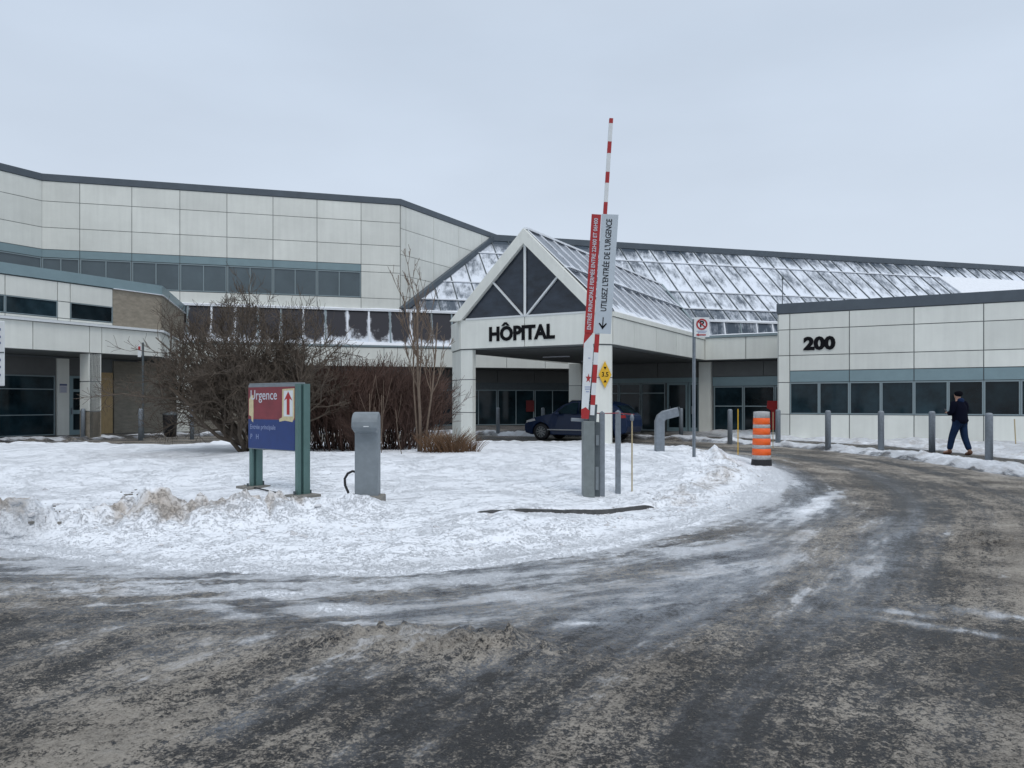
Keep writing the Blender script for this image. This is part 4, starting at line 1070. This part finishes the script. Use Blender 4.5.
ln=plate([(-10.8,-3),(-12.8,70),(-5.2,80),(-3.0,66),(-3.2,45),(-4.2,5)],.036,.008,M_white,'white_notice',gate)
plate([(-10.6,-4),(-11.4,5),(-7,7.5),(-2.8,4),(-3.4,-4)],.045,.004,M_red,'red_foot',gate)
# star emblem
st=[]
for k in range(10):
    a=R(90+36*k); r=4.0 if k%2==0 else 1.6; st.append((-6.2+r*.75*math.cos(a),36+r*1.25*math.sin(a)))
plate(st,.0445,.003,M_red,'emblem',gate)
b=MB()
for (a,y,w) in ((-6.6,56,1.6),(-6.2,27.5,4.6),(-6.2,25.4,4.2),(-6.2,22.8,2.4)):
    A_=ap_(a,y,.047); b.box(tuple(A_),(w*s*1.3,.003,.012))
b.build('small_print',M_faint,gate)

# clearance diamond on the pillar
c=P2+P*(s_*.52)-W*.012; zc=CH+(402-375)*27.0/F
r_=empty('clearance_sign',(c[0],c[1],zc),'yellow diamond clearance sign fixed to the right canopy pillar','sign')
b=MB(); hwd,hh=.24,.47
def cd(a,z,d): q=c+P*a-W*d; return (q[0],q[1],zc+z)
b.add([cd(-hwd,0,.055),cd(0,-hh,.055),cd(hwd,0,.055),cd(0,hh,.055),cd(-hwd,0,.04),cd(0,-hh,.04),cd(hwd,0,.04),cd(0,hh,.04)],[(0,1,2,3),(7,6,5,4),(0,4,5,1),(1,5,6,2),(2,6,7,3),(3,7,4,0)]); b.build('plate',M_yel,r_,recalc=True)
b=MB()
for sg in (1,-1): b.add([cd(-.06,sg*.27,.058),cd(.06,sg*.27,.058),cd(0,sg*.17,.058)],[(0,1,2) if sg>0 else (2,1,0)])
b.build('triangle_marks',M_black,r_)
text_mesh('3.5',.22,frame(cd(0,0,.058),(P[0],P[1],0),(0,0,1)),M_black,'lettering',r_,bold=.004,depth=.003)

# sign cut by the left edge
Yd=9.0; sL=Yd/F; xr=px(4.6,Yd); zt=CH+(402-321)*sL; zb2=CH+(402-386)*sL
r_=empty('edge_sign',(xr-.30,Yd,0),'white sign with blue print cut off by the left edge of the photo','sign')
b=MB(); b.box((xr-.30,Yd,(zt+zb2)/2),(.60,.02,zt-zb2)); b.build('plate',M_white,r_,bevel=.02)
zmid=CH+(402-352.5)*sL
b=MB(); b.box((xr-.30,Yd-.013,zmid),(.60,.006,.012)); b.build('divider',M_steeld,r_)
b=MB()
for yy_,wd in ((329.5,.5),(337,.42),(343,.3),(360,.5),(367,.4),(375,.45)): b.box((xr-.04-wd/2,Yd-.013,CH+(402-yy_)*sL),(wd,.005,.028))
b.build('blue_print',M_blue,r_); b=MB(); b.box((xr-.30,Yd+.035,1.3),(.06,.05,2.6)); b.build('post',M_steel,r_)

# red notice board by the entrance doors
q=Qb+U*2.9-V*.35; r_=empty('red_board',(q[0],q[1],0),'red board standing against the glazed wall just behind the orange barrel','board')
b=MB(); qx=q[0]+.15; b.add([(qx+a_,q[1]-.2+d_,z_) for d_ in (0,.05) for a_,z_ in ((-.08,.25),(.22,.25),(.24,1.2),(.30,1.45),(.24,1.58),(-.24,1.58),(-.28,1.3),(-.08,1.15))],[tuple(range(8)),tuple(range(15,7,-1))]+[(i,(i+1)%8,8+(i+1)%8,8+i) for i in range(8)]); b.build('panel',M_red,r_,bevel=.03)
b=MB(); b.box((q[0]+.25,q[1]-.16,.2),(.5,.2,.12)); b.build('foot',M_steeld,r_)
# red poster behind doors left
qq=PW(p0,46.2-.1); t=ray_t(qq,P,530); q=qq+P*t; b=MB(); b.wbox(q,P,-W,-.26,.26,0,.02,.95,1.65,0); tag(b.build('poster',M_poster),'red poster on the dark glazing left of the parked car','poster')

# ------------------------------------------------------------------ car
carF=V2((px(522,31.6),31.6)); cdir=U; cn=-V   # nose position (near side), tail towards U
car=empty('parked_car',(carF[0],carF[1],0),'dark blue crossover car parked under the canopy, nose to the left','car')
def cw(x,y,z): q=carF+cdir*x+V*y; return (q[0],q[1],z)          # x from nose to tail, y across (0 near side)
CL,CWd=4.55,1.84
def arch(xc,r,n=9): return [(xc+r*math.cos(a),.33+r*math.sin(a)) for a in np.linspace(math.pi+.25,-.25,n)]
low=[(0.06,.42),(.10,.30),(.36,.24)]+arch(.86,.40)+[(1.35,.22),(3.15,.22)]+arch(3.62,.40)+[(4.2,.28),(4.48,.36)]
top=[(4.55,.60),(4.53,.85),(4.47,1.0),(4.36,1.12),(4.0,1.44),(3.65,1.55),(3.2,1.60),(2.6,1.61),(2.15,1.575),(1.75,1.42),(1.32,1.08),(1.0,1.02),(.55,.93),(.22,.80),(.05,.62)]
outl=low+top
def hwid(x,z):
    w=.92
    if z>1.0: w-=(z-1.0)*.36
    if z<.4: w-=(.4-z)*.2
    w-=.14*max(0,1-x/.5)**2; w-=.08*max(0,(x-4.1)/.45)**2
    return w
bm=bmesh.new()
near=[bm.verts.new(cw(x,.92-hwid(x,z),z)) for x,z in outl]; far=[bm.verts.new(cw(x,.92+hwid(x,z),z)) for x,z in outl]
n=len(outl)
for i in range(n): bm.faces.new((near[i],near[(i+1)%n],far[(i+1)%n],far[i]))
for ring_ in (near,far):
    ed=[bm.edges.get((ring_[i],ring_[(i+1)%n])) for i in range(n)]
    bmesh.ops.triangle_fill(bm,use_beauty=True,edges=ed)
bmesh.ops.recalc_face_normals(bm,faces=bm.faces)
me=bpy.data.meshes.new('body')
for v in bm.verts: v.co-=Vector(car.location)
bm.to_mesh(me); bm.free(); me.materials.append(M_paint); o=bpy.data.objects.new('body',me); COL.objects.link(o); o.parent=car
bv=o.modifiers.new('Bevel','BEVEL'); bv.width=.04; bv.segments=3; bv.limit_method='ANGLE'; bv.angle_limit=R(35)
def cpoly(pts,nm,m,off=.012,both=False):
    b=MB()
    vs=[cw(x,.92-hwid(x,z)-off,z) for x,z in pts]; k=len(vs)
    vs2=[cw(x,.92-hwid(x,z)+.01,z) for x,z in pts]
    b.add(vs+vs2,[tuple(range(k))]+[(i,(i+1)%k,k+(i+1)%k,k+i) for i in range(k)]); return b.build(nm,m,car,recalc=True)
cpoly([(1.55,1.10),(2.45,1.08),(2.45,1.53),(2.2,1.52),(1.88,1.40)],'side_window',M_glass)
cpoly([(2.53,1.08),(3.38,1.08),(3.36,1.52),(2.53,1.53)],'side_window',M_glass)
cpoly([(3.46,1.08),(3.98,1.14),(3.80,1.40),(3.45,1.51)],'side_window',M_glass)
cpoly([(1.15,.42),(3.3,.42),(3.3,.46),(1.15,.46)],'sill_trim',M_rim)
cpoly([(.16,.70),(.62,.80),(.58,.88),(.2,.80)],'headlight',M_lamp)
cpoly([(4.15,.92),(4.5,.94),(4.46,1.06),(4.2,1.04)],'taillight',M_tail)
b=MB()
vs=[]
for (x,z,yy_) in ((1.40,1.10,.92-.76),(1.40,1.10,.92+.76),(2.10,1.575,.92+.62),(2.10,1.575,.92-.62)): vs.append(cw(x-.02,yy_,z+.02))
b.add(vs,[(0,1,2,3)]); b.build('windscreen',M_glass,car)
b=MB(); b.add([cw(4.40,.92-.7,1.12),cw(4.40,.92+.7,1.12),cw(4.05,.92+.6,1.42),cw(4.05,.92-.6,1.42)],[(3,2,1,0)]); b.build('rear_window',M_glass,car)
b=MB(); q=cw(1.62,-.08,1.10); b.box(q,(.16,.20,.13)); b.build('mirror',M_paint,car,bevel=.03)
b=MB(); b.tube([cw(2.1,.30,1.615),cw(3.5,.30,1.60)],.02,6); b.build('roof_rail',M_rim,car)
wh0=None
for xc in (.86,3.62):
    for side in (0,1):
        yc=.02 if side==0 else 1.82
        b=MB(); ctr=Vector(cw(xc,yc,.345)); axv=Vector((V[0],V[1],0)); rv=Vector((U[0],U[1],0)); up=Vector((0,0,1))
        prof=[(.22,-.02),(.31,-.02),(.345,.02),(.345,.18),(.31,.22),(.22,.22)]
        k=28; b0=len(b.v)
        for r,d in prof:
            for j in range(k):
                a=2*math.pi*j/k; b.v.append(tuple(ctr+rv*(r*math.cos(a))+up*(r*math.sin(a))+axv*((d) if side==0 else -d)))
        for i in range(len(prof)-1):
            for j in range(k): b.f.append((b0+i*k+j,b0+i*k+(j+1)%k,b0+(i+1)*k+(j+1)%k,b0+(i+1)*k+j)); b.m.append(0)
        wl_=b.build('wheel',M_rub,car,smooth=True,recalc=True)
        b=MB(); sgd=1 if side==0 else -1
        for sp_ in range(10):
            a=2*math.pi*sp_/10; d1=rv*math.cos(a)+up*math.sin(a); bar(b,ctr+d1*.03+axv*(.0*sgd),ctr+d1*.23+axv*(.0*sgd),.035,.03)
        for i in range(28):
            a=2*math.pi*i/28; a2=2*math.pi*(i+1)/28
            bar(b,ctr+(rv*math.cos(a)+up*math.sin(a))*.225,ctr+(rv*math.cos(a2)+up*math.sin(a2))*.225,.03,.03)
        b.build('rim',M_rim,wl_)
        b=MB(); b.tube([ctr+axv*.06*sgd,ctr+axv*.1*sgd],.22,20); b.build('brake_disc',M_steeld,wl_)

# ------------------------------------------------------------------ vegetation
def rnd_perp(d):
    v=Vector((random.gauss(0,1),random.gauss(0,1),random.gauss(0,1))); v-=d*v.dot(d); return v.normalized()
def grow(segs,p,d,L,r,lvl,maxl,up=.15,wig=.25,nb=(3,5),ang=(25,55),taper=.65,shrink=.62,floor=.15):
    n=4 if lvl<2 else 3; pts=[p.copy()]; rs=[r]; dd=d.copy()
    for i in range(n):
        dd=(dd+rnd_perp(dd)*random.uniform(0,wig)+Vector((0,0,up*.5))).normalized()
        q=pts[-1]+dd*(L/n)
        if q.z<floor: dd.z=abs(dd.z)+.1; dd.normalize(); q=pts[-1]+dd*(L/n)
        pts.append(q); rs.append(r*(1-(1-taper)*(i+1)/n) if lvl<maxl else r*(1-.6*(i+1)/n))
    segs.append((pts,rs,lvl))
    if lvl>=maxl: return
    for k in range(random.randint(*nb)):
        t=random.uniform(.3,1.0); i=min(n-1,int(t*n)); f=t*n-i; q=pts[i].lerp(pts[i+1],f)
        a=R(random.uniform(*ang)); base=(pts[i+1]-pts[i]).normalized(); nd=(base*math.cos(a)+rnd_perp(base)*math.sin(a)).normalized()
        grow(segs,q,nd,L*random.uniform(shrink*.75,shrink*1.15),rs[i]*random.uniform(.5,.7),lvl+1,maxl,up,wig,nb,ang,taper,shrink,floor)
def veg(name,segs,loc,label,cat,group,mats,rmin=.004,split=1,tn='trunk'):
    root=empty(name,loc,label,cat,group)
    T=MB(); Cm=MB()
    for pts,rs,l in segs:
        P_=[Vector(loc)+q for q in pts]
        (T if l<split else Cm).tube(P_,[max(rmin,x) for x in rs],6 if l<split else 3,cap=l<split)
    T.build(tn,mats[0],root,smooth=True); Cm.build('crown',mats[1],root)
    return root
# big bare shrub
random.seed(11)
Yd=19.3; bx=px(255,Yd); bz=iz(bx,Yd)-.08
segs=[]
for k in range(17):
    a=random.uniform(0,2*math.pi); lean=random.uniform(.28,.95)
    d=Vector((math.cos(a)*lean,math.sin(a)*lean*.7,1)).normalized()
    if math.cos(a)>.0: ln_=random.uniform(1.9,2.5)
    else: ln_=random.uniform(1.9,2.5)
    grow(segs,Vector((random.uniform(-.35,.35),random.uniform(-.3,.3),0)),d,ln_,random.uniform(.032,.06),0,4,up=.17,wig=.42,nb=(4,6),ang=(22,60),shrink=.57)
for (dx,dz,L_) in ((-1,.70,2.4),(-1,.95,2.5),(-.9,.40,1.9),(.9,.80,2.3),(1,.95,2.5),(.7,1.2,2.6),(-.6,1.2,2.5),(-.2,1,2.5)):
    grow(segs,Vector((0,0,.1)),Vector((dx,random.uniform(-.3,.3),dz)).normalized(),L_,.055,0,4,up=.20,wig=.42,nb=(4,5),ang=(22,60),shrink=.55)
print('shrub segs',len(segs))
veg('bare_shrub',segs,(bx,Yd,bz),'large sprawling bare grey-brown shrub behind the Urgence sign','shrub',None,[M_bark,M_bark],rmin=.0045)
# slim young tree
random.seed(5)
Yd=19.0; bx=px(421,Yd); bz=iz(bx,Yd)-.08; segs=[]
for (dx,L_,r) in ((-.02,3.7,.045),(.12,3.3,.03),(-.10,3.4,.026)):
    grow(segs,Vector((dx*.6,random.uniform(-.1,.1),0)),Vector((dx,random.uniform(-.05,.05),1)).normalized(),L_,r,0,3,up=.35,wig=.10,nb=(4,6),ang=(14,40),taper=.5,shrink=.42)
veg('young_tree',segs,(bx,Yd,bz),'slim pale young tree with upright bare branches beside the canopy pillar','tree',None,[M_bark2,M_bark2],rmin=.006)
# low saplings
segs=[]
for k in range(5):
    grow(segs,Vector((random.uniform(-.5,.5),0,0)),Vector((random.uniform(-.3,.3),0,1)).normalized(),random.uniform(1.0,1.7),.010,0,1,up=.2,wig=.12,nb=(1,3),ang=(12,30))
Yd=18.3; veg('sapling_clump',segs,(px(392,Yd),Yd,iz(px(392,Yd),Yd)-.05),'clump of thin pale shoots in front of the red-brown hedge','shrub',None,[M_bark2,M_bark2],rmin=.0045)
# red-brown hedge shrubs
random.seed(21)
segs=[]
for k in range(46):
    a=random.uniform(0,2*math.pi); rr_=random.uniform(0,.75); ln_=random.uniform(.05,.5)
    grow(segs,Vector((math.cos(a)*rr_,math.sin(a)*rr_,0)),Vector((math.cos(a)*ln_,math.sin(a)*ln_,1)).normalized(),random.uniform(1.3,1.75),.014,0,2,up=.10,wig=.22,nb=(6,9),ang=(15,42),taper=.5,shrink=.5)
print('hedge segs',len(segs))
hd=[(325,21.5,.98),(352,20.6,1.02),(378,21.4,1.0),(402,20.7,.9),(416,21.6,.85),(338,22.6,1.0),(392,22.6,1.03),(362,19.8,.5),(300,21.8,.9)]
hl=['red-brown bare bush at the left end of the hedge, just right of the Urgence sign','red-brown bare bush left of the access terminal','red-brown bare bush above the access terminal','red-brown bare bush left of the slim young tree','red-brown bare bush between slim young tree and canopy pillar',
    'red-brown bare bush in the back row nearest the Urgence sign','red-brown bare bush in the back row near the young tree','low red-brown bush right behind the access terminal','red-brown bare bush partly hidden by the Urgence sign and large shrub']
h0=None
for i,(x,Yd,sc_) in enumerate(hd):
    bx=px(x,Yd); loc=(bx,Yd,iz(bx,Yd)-.05)
    if h0 is None: h0=veg('hedge_bush',segs,loc,hl[0],'bush','bushes of the red-brown hedge',[M_rbark,M_rbark],rmin=.0055); o=h0
    else: o=copy_tree(h0); o['label']=hl[i]
    o.location=loc; o.rotation_euler.z=i*1.3; o.scale=(sc_,sc_,sc_)
# dry grass tufts
random.seed(8)
def tuft(nm,x,Yd,n,hh,lab):
    bx=px(x,Yd); loc=Vector((bx,Yd,iz(bx,Yd)-.03)); b=MB()
    for k in range(n):
        a=random.uniform(0,2*math.pi); r=random.uniform(0,.35); l=random.uniform(.1,.9); h_=hh*random.uniform(.5,1)
        p=loc+Vector((math.cos(a)*r,math.sin(a)*r*.6,0)); dv=Vector((math.cos(a)*l,math.sin(a)*l,1)).normalized()
        b.tube([p,p+dv*h_*.6,p+dv*h_+Vector((math.cos(a),math.sin(a),-.4))*h_*.15],[.006,.005,.002],3,cap=False)
    tag(b.build(nm,M_grass),lab,'grass','dry grass tufts by the hedge')
tuft('grass_tuft',452,18.8,260,.75,'tuft of dry orange-brown grass at the foot of the left canopy pillar')
tuft('grass_tuft',435,18.9,160,.6,'tuft of dry grass just right of the slim young tree trunk')
tuft('grass_tuft',466,19.3,160,.5,'low tuft of dry grass at the right end of the hedge')

# little dark debris on the snow
random.seed(4); b=MB()
for k in range(26):
    x=random.choice([random.uniform(2,60),random.uniform(45,60),random.uniform(120,140)]); y=random.uniform(496,522) if x<70 else random.uniform(487,492)
    Yd=(CH-.2)*F/(y-402); X_=px(x,Yd); r=random.uniform(.008,.03); zz=iz(X_,Yd)
    b.box((X_,Yd,zz+r*.3),(r*2,r*1.5,r),rot=Matrix.Rotation(random.uniform(0,3),3,'Z'))
tag(b.build('debris',M_conc),'scattered dark clods and gravel on the snow at left','debris',kind='stuff')
# loose snow clods
b=MB()
random.seed(14)
for k in range(380):
    th=random.uniform(-112,10); r=float(np.interp(th,[a for a,b_ in _e],[b_ for a,b_ in _e]))-abs(random.gauss(1.6,1.0)); 
    if th>-55: r=float(np.interp(th,[a for a,b_ in _e],[b_ for a,b_ in _e]))-abs(random.gauss(.9,.5))
    x=CEN[0]+r*math.cos(R(th)); y=CEN[1]+r*math.sin(R(th)); q=min(.05,abs(random.gauss(.0,.017))+.006); zz=iz(x,y)-q*.3
    b0=len(b.v); pr=[(0,-1),(.8,-.6),(1,.0),(.6,.5),(0,.6)]
    for rr_,z_ in pr:
        for j in range(6):
            a=2*math.pi*j/6; w=random.uniform(.55,1.35); b.v.append((x+rr_*q*w*math.cos(a),y+rr_*q*w*math.sin(a),zz+q*.5+z_*q*.7*w))
    for i in range(4):
        for j in range(6): b.f.append((b0+i*6+j,b0+i*6+(j+1)%6,b0+(i+1)*6+(j+1)%6,b0+(i+1)*6+j)); b.m.append(0)
M_clod=mat('snow_clod',(.66,.66,.67),.8,var=.25,vscale=6,bump=.4,bscale=30)
tag(b.build('snow_clods',M_clod),'loose clods of ploughed snow along the edge of the island','snow',kind='stuff')

# ------------------------------------------------------------------ person
def skin(name,nodes,edges,mat_,parent,off,sub=2,grow_=0.):
    me=bpy.data.meshes.new(name); me.from_pydata([tuple(Vector(n_[0])) for n_ in nodes],edges,[])
    o=bpy.data.objects.new(name,me); COL.objects.link(o)
    sk=o.modifiers.new('s','SKIN'); me_s=me.skin_vertices[0].data if me.skin_vertices else None
    if me_s is None:
        bm=bmesh.new(); bm.from_mesh(me); bm.verts.layers.skin.verify(); bm.to_mesh(me); bm.free(); me_s=me.skin_vertices[0].data
    for i,n_ in enumerate(nodes):
        r=n_[1]; me_s[i].radius=(r[0]+grow_,r[1]+grow_) if isinstance(r,tuple) else (r+grow_,r+grow_); me_s[i].use_root=(i==0)
    sb=o.modifiers.new('u','SUBSURF'); sb.levels=sub; sb.render_levels=sub
    bpy.context.view_layer.update(); dg=bpy.context.evaluated_depsgraph_get()
    m2=bpy.data.meshes.new_from_object(o.evaluated_get(dg)); bpy.data.objects.remove(o)
    m2.transform(off); m2.materials.clear(); m2.materials.append(mat_)
    for p_ in m2.polygons: p_.use_smooth=True
    r_=bpy.data.objects.new(name,m2); COL.objects.link(r_); r_.parent=parent; return r_
Yd=21.2; pxX=px(960,Yd)
# local coordinates: -Y forward (walking), +X = left side of the body? x right of body when facing -Y is -x ; feet at z=0
hd_=math.atan2(-.62,-.30)   # placeholder
per_loc=Vector((pxX,Yd,.085))
face=Vector((-.34,.94,0)).normalized()           # walking to the left and away
Mrot=Matrix.Identity(4); lat=Vector((0,0,1)).cross(face)   # body's left
for i in range(3): Mrot[i][0]=-lat[i]; Mrot[i][1]=face[i]; Mrot[i][2]=(0,0,1)[i]
# x = body's right, y = forward
k_=1.0
N={'pel':((0,0,.95),(.15,.12)),'wa':((0,.01,1.10),(.145,.11)),'ch':((0,.03,1.32),(.17,.125)),'nk':((0,.045,1.50),.065),'hd0':((0,.07,1.58),.075),'hd':((0,.085,1.67),.092),'hd2':((0,.075,1.74),.078),
   'sr':((.17,.03,1.40),.055),'er':((.27,.02,1.15),.05),'wr':((.13,.24,1.14),.038),
   'sl':((-.17,.04,1.40),.055),'el':((-.27,.04,1.15),.05),'wl':((-.14,.26,1.16),.038),
   'hr':((.10,0,.90),.105),'kr':((.11,.12,.50),.075),'ar':((.10,-.02,.10),.048),'fr':((.10,-.02,.05),.045),
   'hl':((-.10,0,.90),.105),'kl':((-.10,.16,.51),.075),'al':((-.10,.36,.14),.048)}
# right leg pushing behind, left leg striding forward
N['kr']=((.12,-.04,.50),.075); N['ar']=((.13,-.20,.10),.048); N['tr']=((.14,-.07,.035),.036)
N['kl']=((-.13,.14,.50),.075); N['al']=((-.16,.20,.10),.048); N['tl']=((-.20,.36,.045),.036)
keys=['pel','wa','ch','nk','hd0','hd','hd2','sr','er','wr','sl','el','wl','hr','kr','ar','tr','hl','kl','al','tl']
ix={k:i for i,k in enumerate(keys)}
E_=[('pel','wa'),('wa','ch'),('ch','nk'),('nk','hd0'),('hd0','hd'),('hd','hd2'),('ch','sr'),('sr','er'),('er','wr'),('ch','sl'),('sl','el'),('el','wl'),('pel','hr'),('hr','kr'),('kr','ar'),('ar','tr'),('pel','hl'),('hl','kl'),('kl','al'),('al','tl')]
nodes=[N[k] for k in keys]; edges=[(ix[a],ix[b_]) for a,b_ in E_]
# hands: palm + five fingers
def hand(wk,d,side):
    d=Vector(d).normalized(); w0_=Vector(N[wk][0]); pi_=len(nodes); palm=w0_+d*.07; nodes.append((tuple(palm),(.034,.018))); edges.append((ix[wk],pi_))
    s_v=d.cross(Vector((0,0,1))).normalized()
    for f,ln in zip((-1.5,-.5,.5,1.5),(.055,.072,.068,.055)):
        a_=palm+d*.03+s_v*(f*.018); i1=len(nodes); nodes.append((tuple(a_),.009)); nodes.append((tuple(a_+d*ln*.5+Vector((0,0,-.012))),.008)); nodes.append((tuple(a_+d*ln*.85+Vector((0,0,-.035))),.007))
        edges.extend([(pi_,i1),(i1,i1+1),(i1+1,i1+2)])
    a_=w0_+d*.035+s_v*(side*.035); i1=len(nodes); nodes.append((tuple(a_),.011)); nodes.append((tuple(a_+d*.04+s_v*side*.012),.009)); edges.extend([(pi_,i1),(i1,i1+1)])
hand('wr',(-.3,.8,.0),-1); hand('wl',(.35,.6,.15),1)
per=tag(skin('person',nodes,edges,M_skin,None,Mrot),'person in dark jacket, blue jeans and brown boots walking away past the 200 wing','person')
per.location=per_loc; per.scale=(1.0,1.0,1.0)
def sub_(ks,es,nm,m,g,over={}):
    nn=[]; id2={}
    for k in ks:
        id2[k]=len(nn); n_=over.get(k,N[k] if k in N else None); nn.append(n_)
    return skin(nm,nn,[(id2[a],id2[b_]) for a,b_ in es],m,per,Mrot,grow_=g)
skin('jacket',[((0,-.01,.84),(.225,.20)),((0,-.005,.98),(.225,.195)),((0,.01,1.14),(.225,.18)),((0,.015,1.32),(.24,.17)),((0,.02,1.44),(.16,.12)),((0,.035,1.52),(.085,.085))],[(0,1),(1,2),(2,3),(3,4),(4,5)],M_jacket,per,Mrot)
for sg,kw,ke in ((1,'wr','er'),(-1,'wl','el')):
    e_=Vector(N[ke][0]); w_=Vector(N[kw][0])
    skin('sleeve',[((.12*sg,.03,1.45),(.100,.10)),(tuple(Vector((.20*sg,.03,1.41))),.112),(tuple((Vector((.225*sg,.01,1.36))+e_)/2),.080),(tuple(e_),.074),(tuple(e_.lerp(w_,.5)),.066),(tuple(e_.lerp(w_,.92)),.058)],[(0,1),(1,2),(2,3),(3,4),(4,5)],M_jacket,per,Mrot)
sub_(['pel','hr','kr','ar','hl','kl','al'],[('pel','hr'),('hr','kr'),('kr','ar'),('pel','hl'),('hl','kl'),('kl','al')],'jeans',M_jeans,.018,{'ar':((.13,-.19,.13),.058),'al':((-.16,.20,.13),.058),'pel':((0,0,.93),(.10,.10))})
for (h_,t_,sd_) in (((.13,-.23,.06),(.14,-.04,.03),1),((-.16,.16,.06),(-.18,.37,.045),-1)):
    A_=Vector(h_); B_=Vector(t_); skin('boot',[(tuple(A_+Vector((0,.03,.10))),.058),(tuple(A_),.056),(tuple(A_.lerp(B_,.5)),(.055,.045)),(tuple(B_),(.05,.038))],[(0,1),(1,2),(2,3)],M_boot,per,Mrot,grow_=.004)
skin('hat',[((0,.035,1.60),(.085,.085)),((0,.045,1.69),(.120,.122)),((0,.06,1.775),(.10,.10))],[(0,1),(1,2)],M_hair,per,Mrot)
skin('hood',[((-.10,.0,1.50),.065),((0,-.05,1.51),.085),((.10,.0,1.50),.065)],[(0,1),(1,2)],M_hood,per,Mrot)
fb=MB(); q=Mrot@Vector((-.06,.39,1.215)); ph=MB(); ph.box((0,0,0),(.07,.012,.14),rot=Mrot.to_3x3()@Matrix.Rotation(R(-35),3,'X'))
ph.v=[(v[0]+q[0]+per_loc[0],v[1]+q[1]+per_loc[1],v[2]+q[2]+per_loc[2]) for v in ph.v]; tag(ph.build('phone',M_phone,bevel=.004),'small dark phone held in front of the walking person','phone')

# ------------------------------------------------------------------ camera, light, sky
cam=bpy.data.cameras.new('camera'); co=bpy.data.objects.new('camera',cam); COL.objects.link(co)
co.location=(0,0,CH); co.rotation_euler=(R(90),0,0); cam.sensor_width=36; cam.lens=F/1024*36; cam.shift_y=18/1024; cam.clip_end=3000; cam.clip_start=.05
SC.camera=co
SUN_EL,SUN_AZ=58,R(160)
sun=bpy.data.lights.new('sun','SUN'); sun.energy=.8; sun.angle=R(25); sun.color=(1,.96,.92)
so=bpy.data.objects.new('sun',sun); COL.objects.link(so)
sd_=Vector((math.sin(SUN_AZ)*math.cos(R(SUN_EL)),math.cos(SUN_AZ)*math.cos(R(SUN_EL)),math.sin(R(SUN_EL))))
so.rotation_euler=sd_.to_track_quat('Z','Y').to_euler(); so.location=(0,0,30)
wd=bpy.data.worlds.new('World'); SC.world=wd; wd.use_nodes=True; nt=wd.node_tree; n=nt.nodes; l=nt.links
bg=n['Background']; sky=n.new('ShaderNodeTexSky'); sky.sky_type='NISHITA'; sky.sun_disc=False; sky.sun_elevation=R(SUN_EL); sky.sun_rotation=SUN_AZ; sky.dust_density=3; sky.air_density=1
tc=n.new('ShaderNodeTexCoord'); sx_=n.new('ShaderNodeSeparateXYZ'); l.new(tc.outputs['Generated'],sx_.inputs[0])
cr=n.new('ShaderNodeValToRGB'); cr.color_ramp.elements[0].position=0; cr.color_ramp.elements[0].color=(.585,.635,.70,1)
cr.color_ramp.elements[1].position=.9; cr.color_ramp.elements[1].color=(.66,.73,.82,1)
e1=cr.color_ramp.elements.new(.16); e1.color=(.56,.63,.725,1)
e2=cr.color_ramp.elements.new(.42); e2.color=(.52,.60,.71,1)
l.new(sx_.outputs[2],cr.inputs['Fac'])
mp=n.new('ShaderNodeMapping'); mp.inputs['Scale'].default_value=(1,1,3.0); l.new(tc.outputs['Generated'],mp.inputs[0])
nz=n.new('ShaderNodeTexNoise'); nz.inputs['Scale'].default_value=1.6; nz.inputs['Detail'].default_value=5; l.new(mp.outputs[0],nz.inputs['Vector'])
mr=n.new('ShaderNodeMapRange'); mr.inputs[1].default_value=.3; mr.inputs[2].default_value=.7; mr.inputs[3].default_value=8.6; mr.inputs[4].default_value=10.0; l.new(nz.outputs['Fac'],mr.inputs[0])
vm=n.new('ShaderNodeVectorMath'); vm.operation='SCALE'; l.new(cr.outputs['Color'],vm.inputs[0]); l.new(mr.outputs[0],vm.inputs['Scale'])
mx=n.new('ShaderNodeMix'); mx.data_type='RGBA'; mx.inputs[0].default_value=.93; l.new(sky.outputs[0],mx.inputs[6]); l.new(vm.outputs[0],mx.inputs[7])
l.new(mx.outputs[2],bg.inputs['Color']); bg.inputs['Strength'].default_value=.10
SC.render.engine='CYCLES'
SC.view_settings.view_transform='Standard'; SC.view_settings.look='None'; SC.view_settings.exposure=.30; SC.view_settings.gamma=1
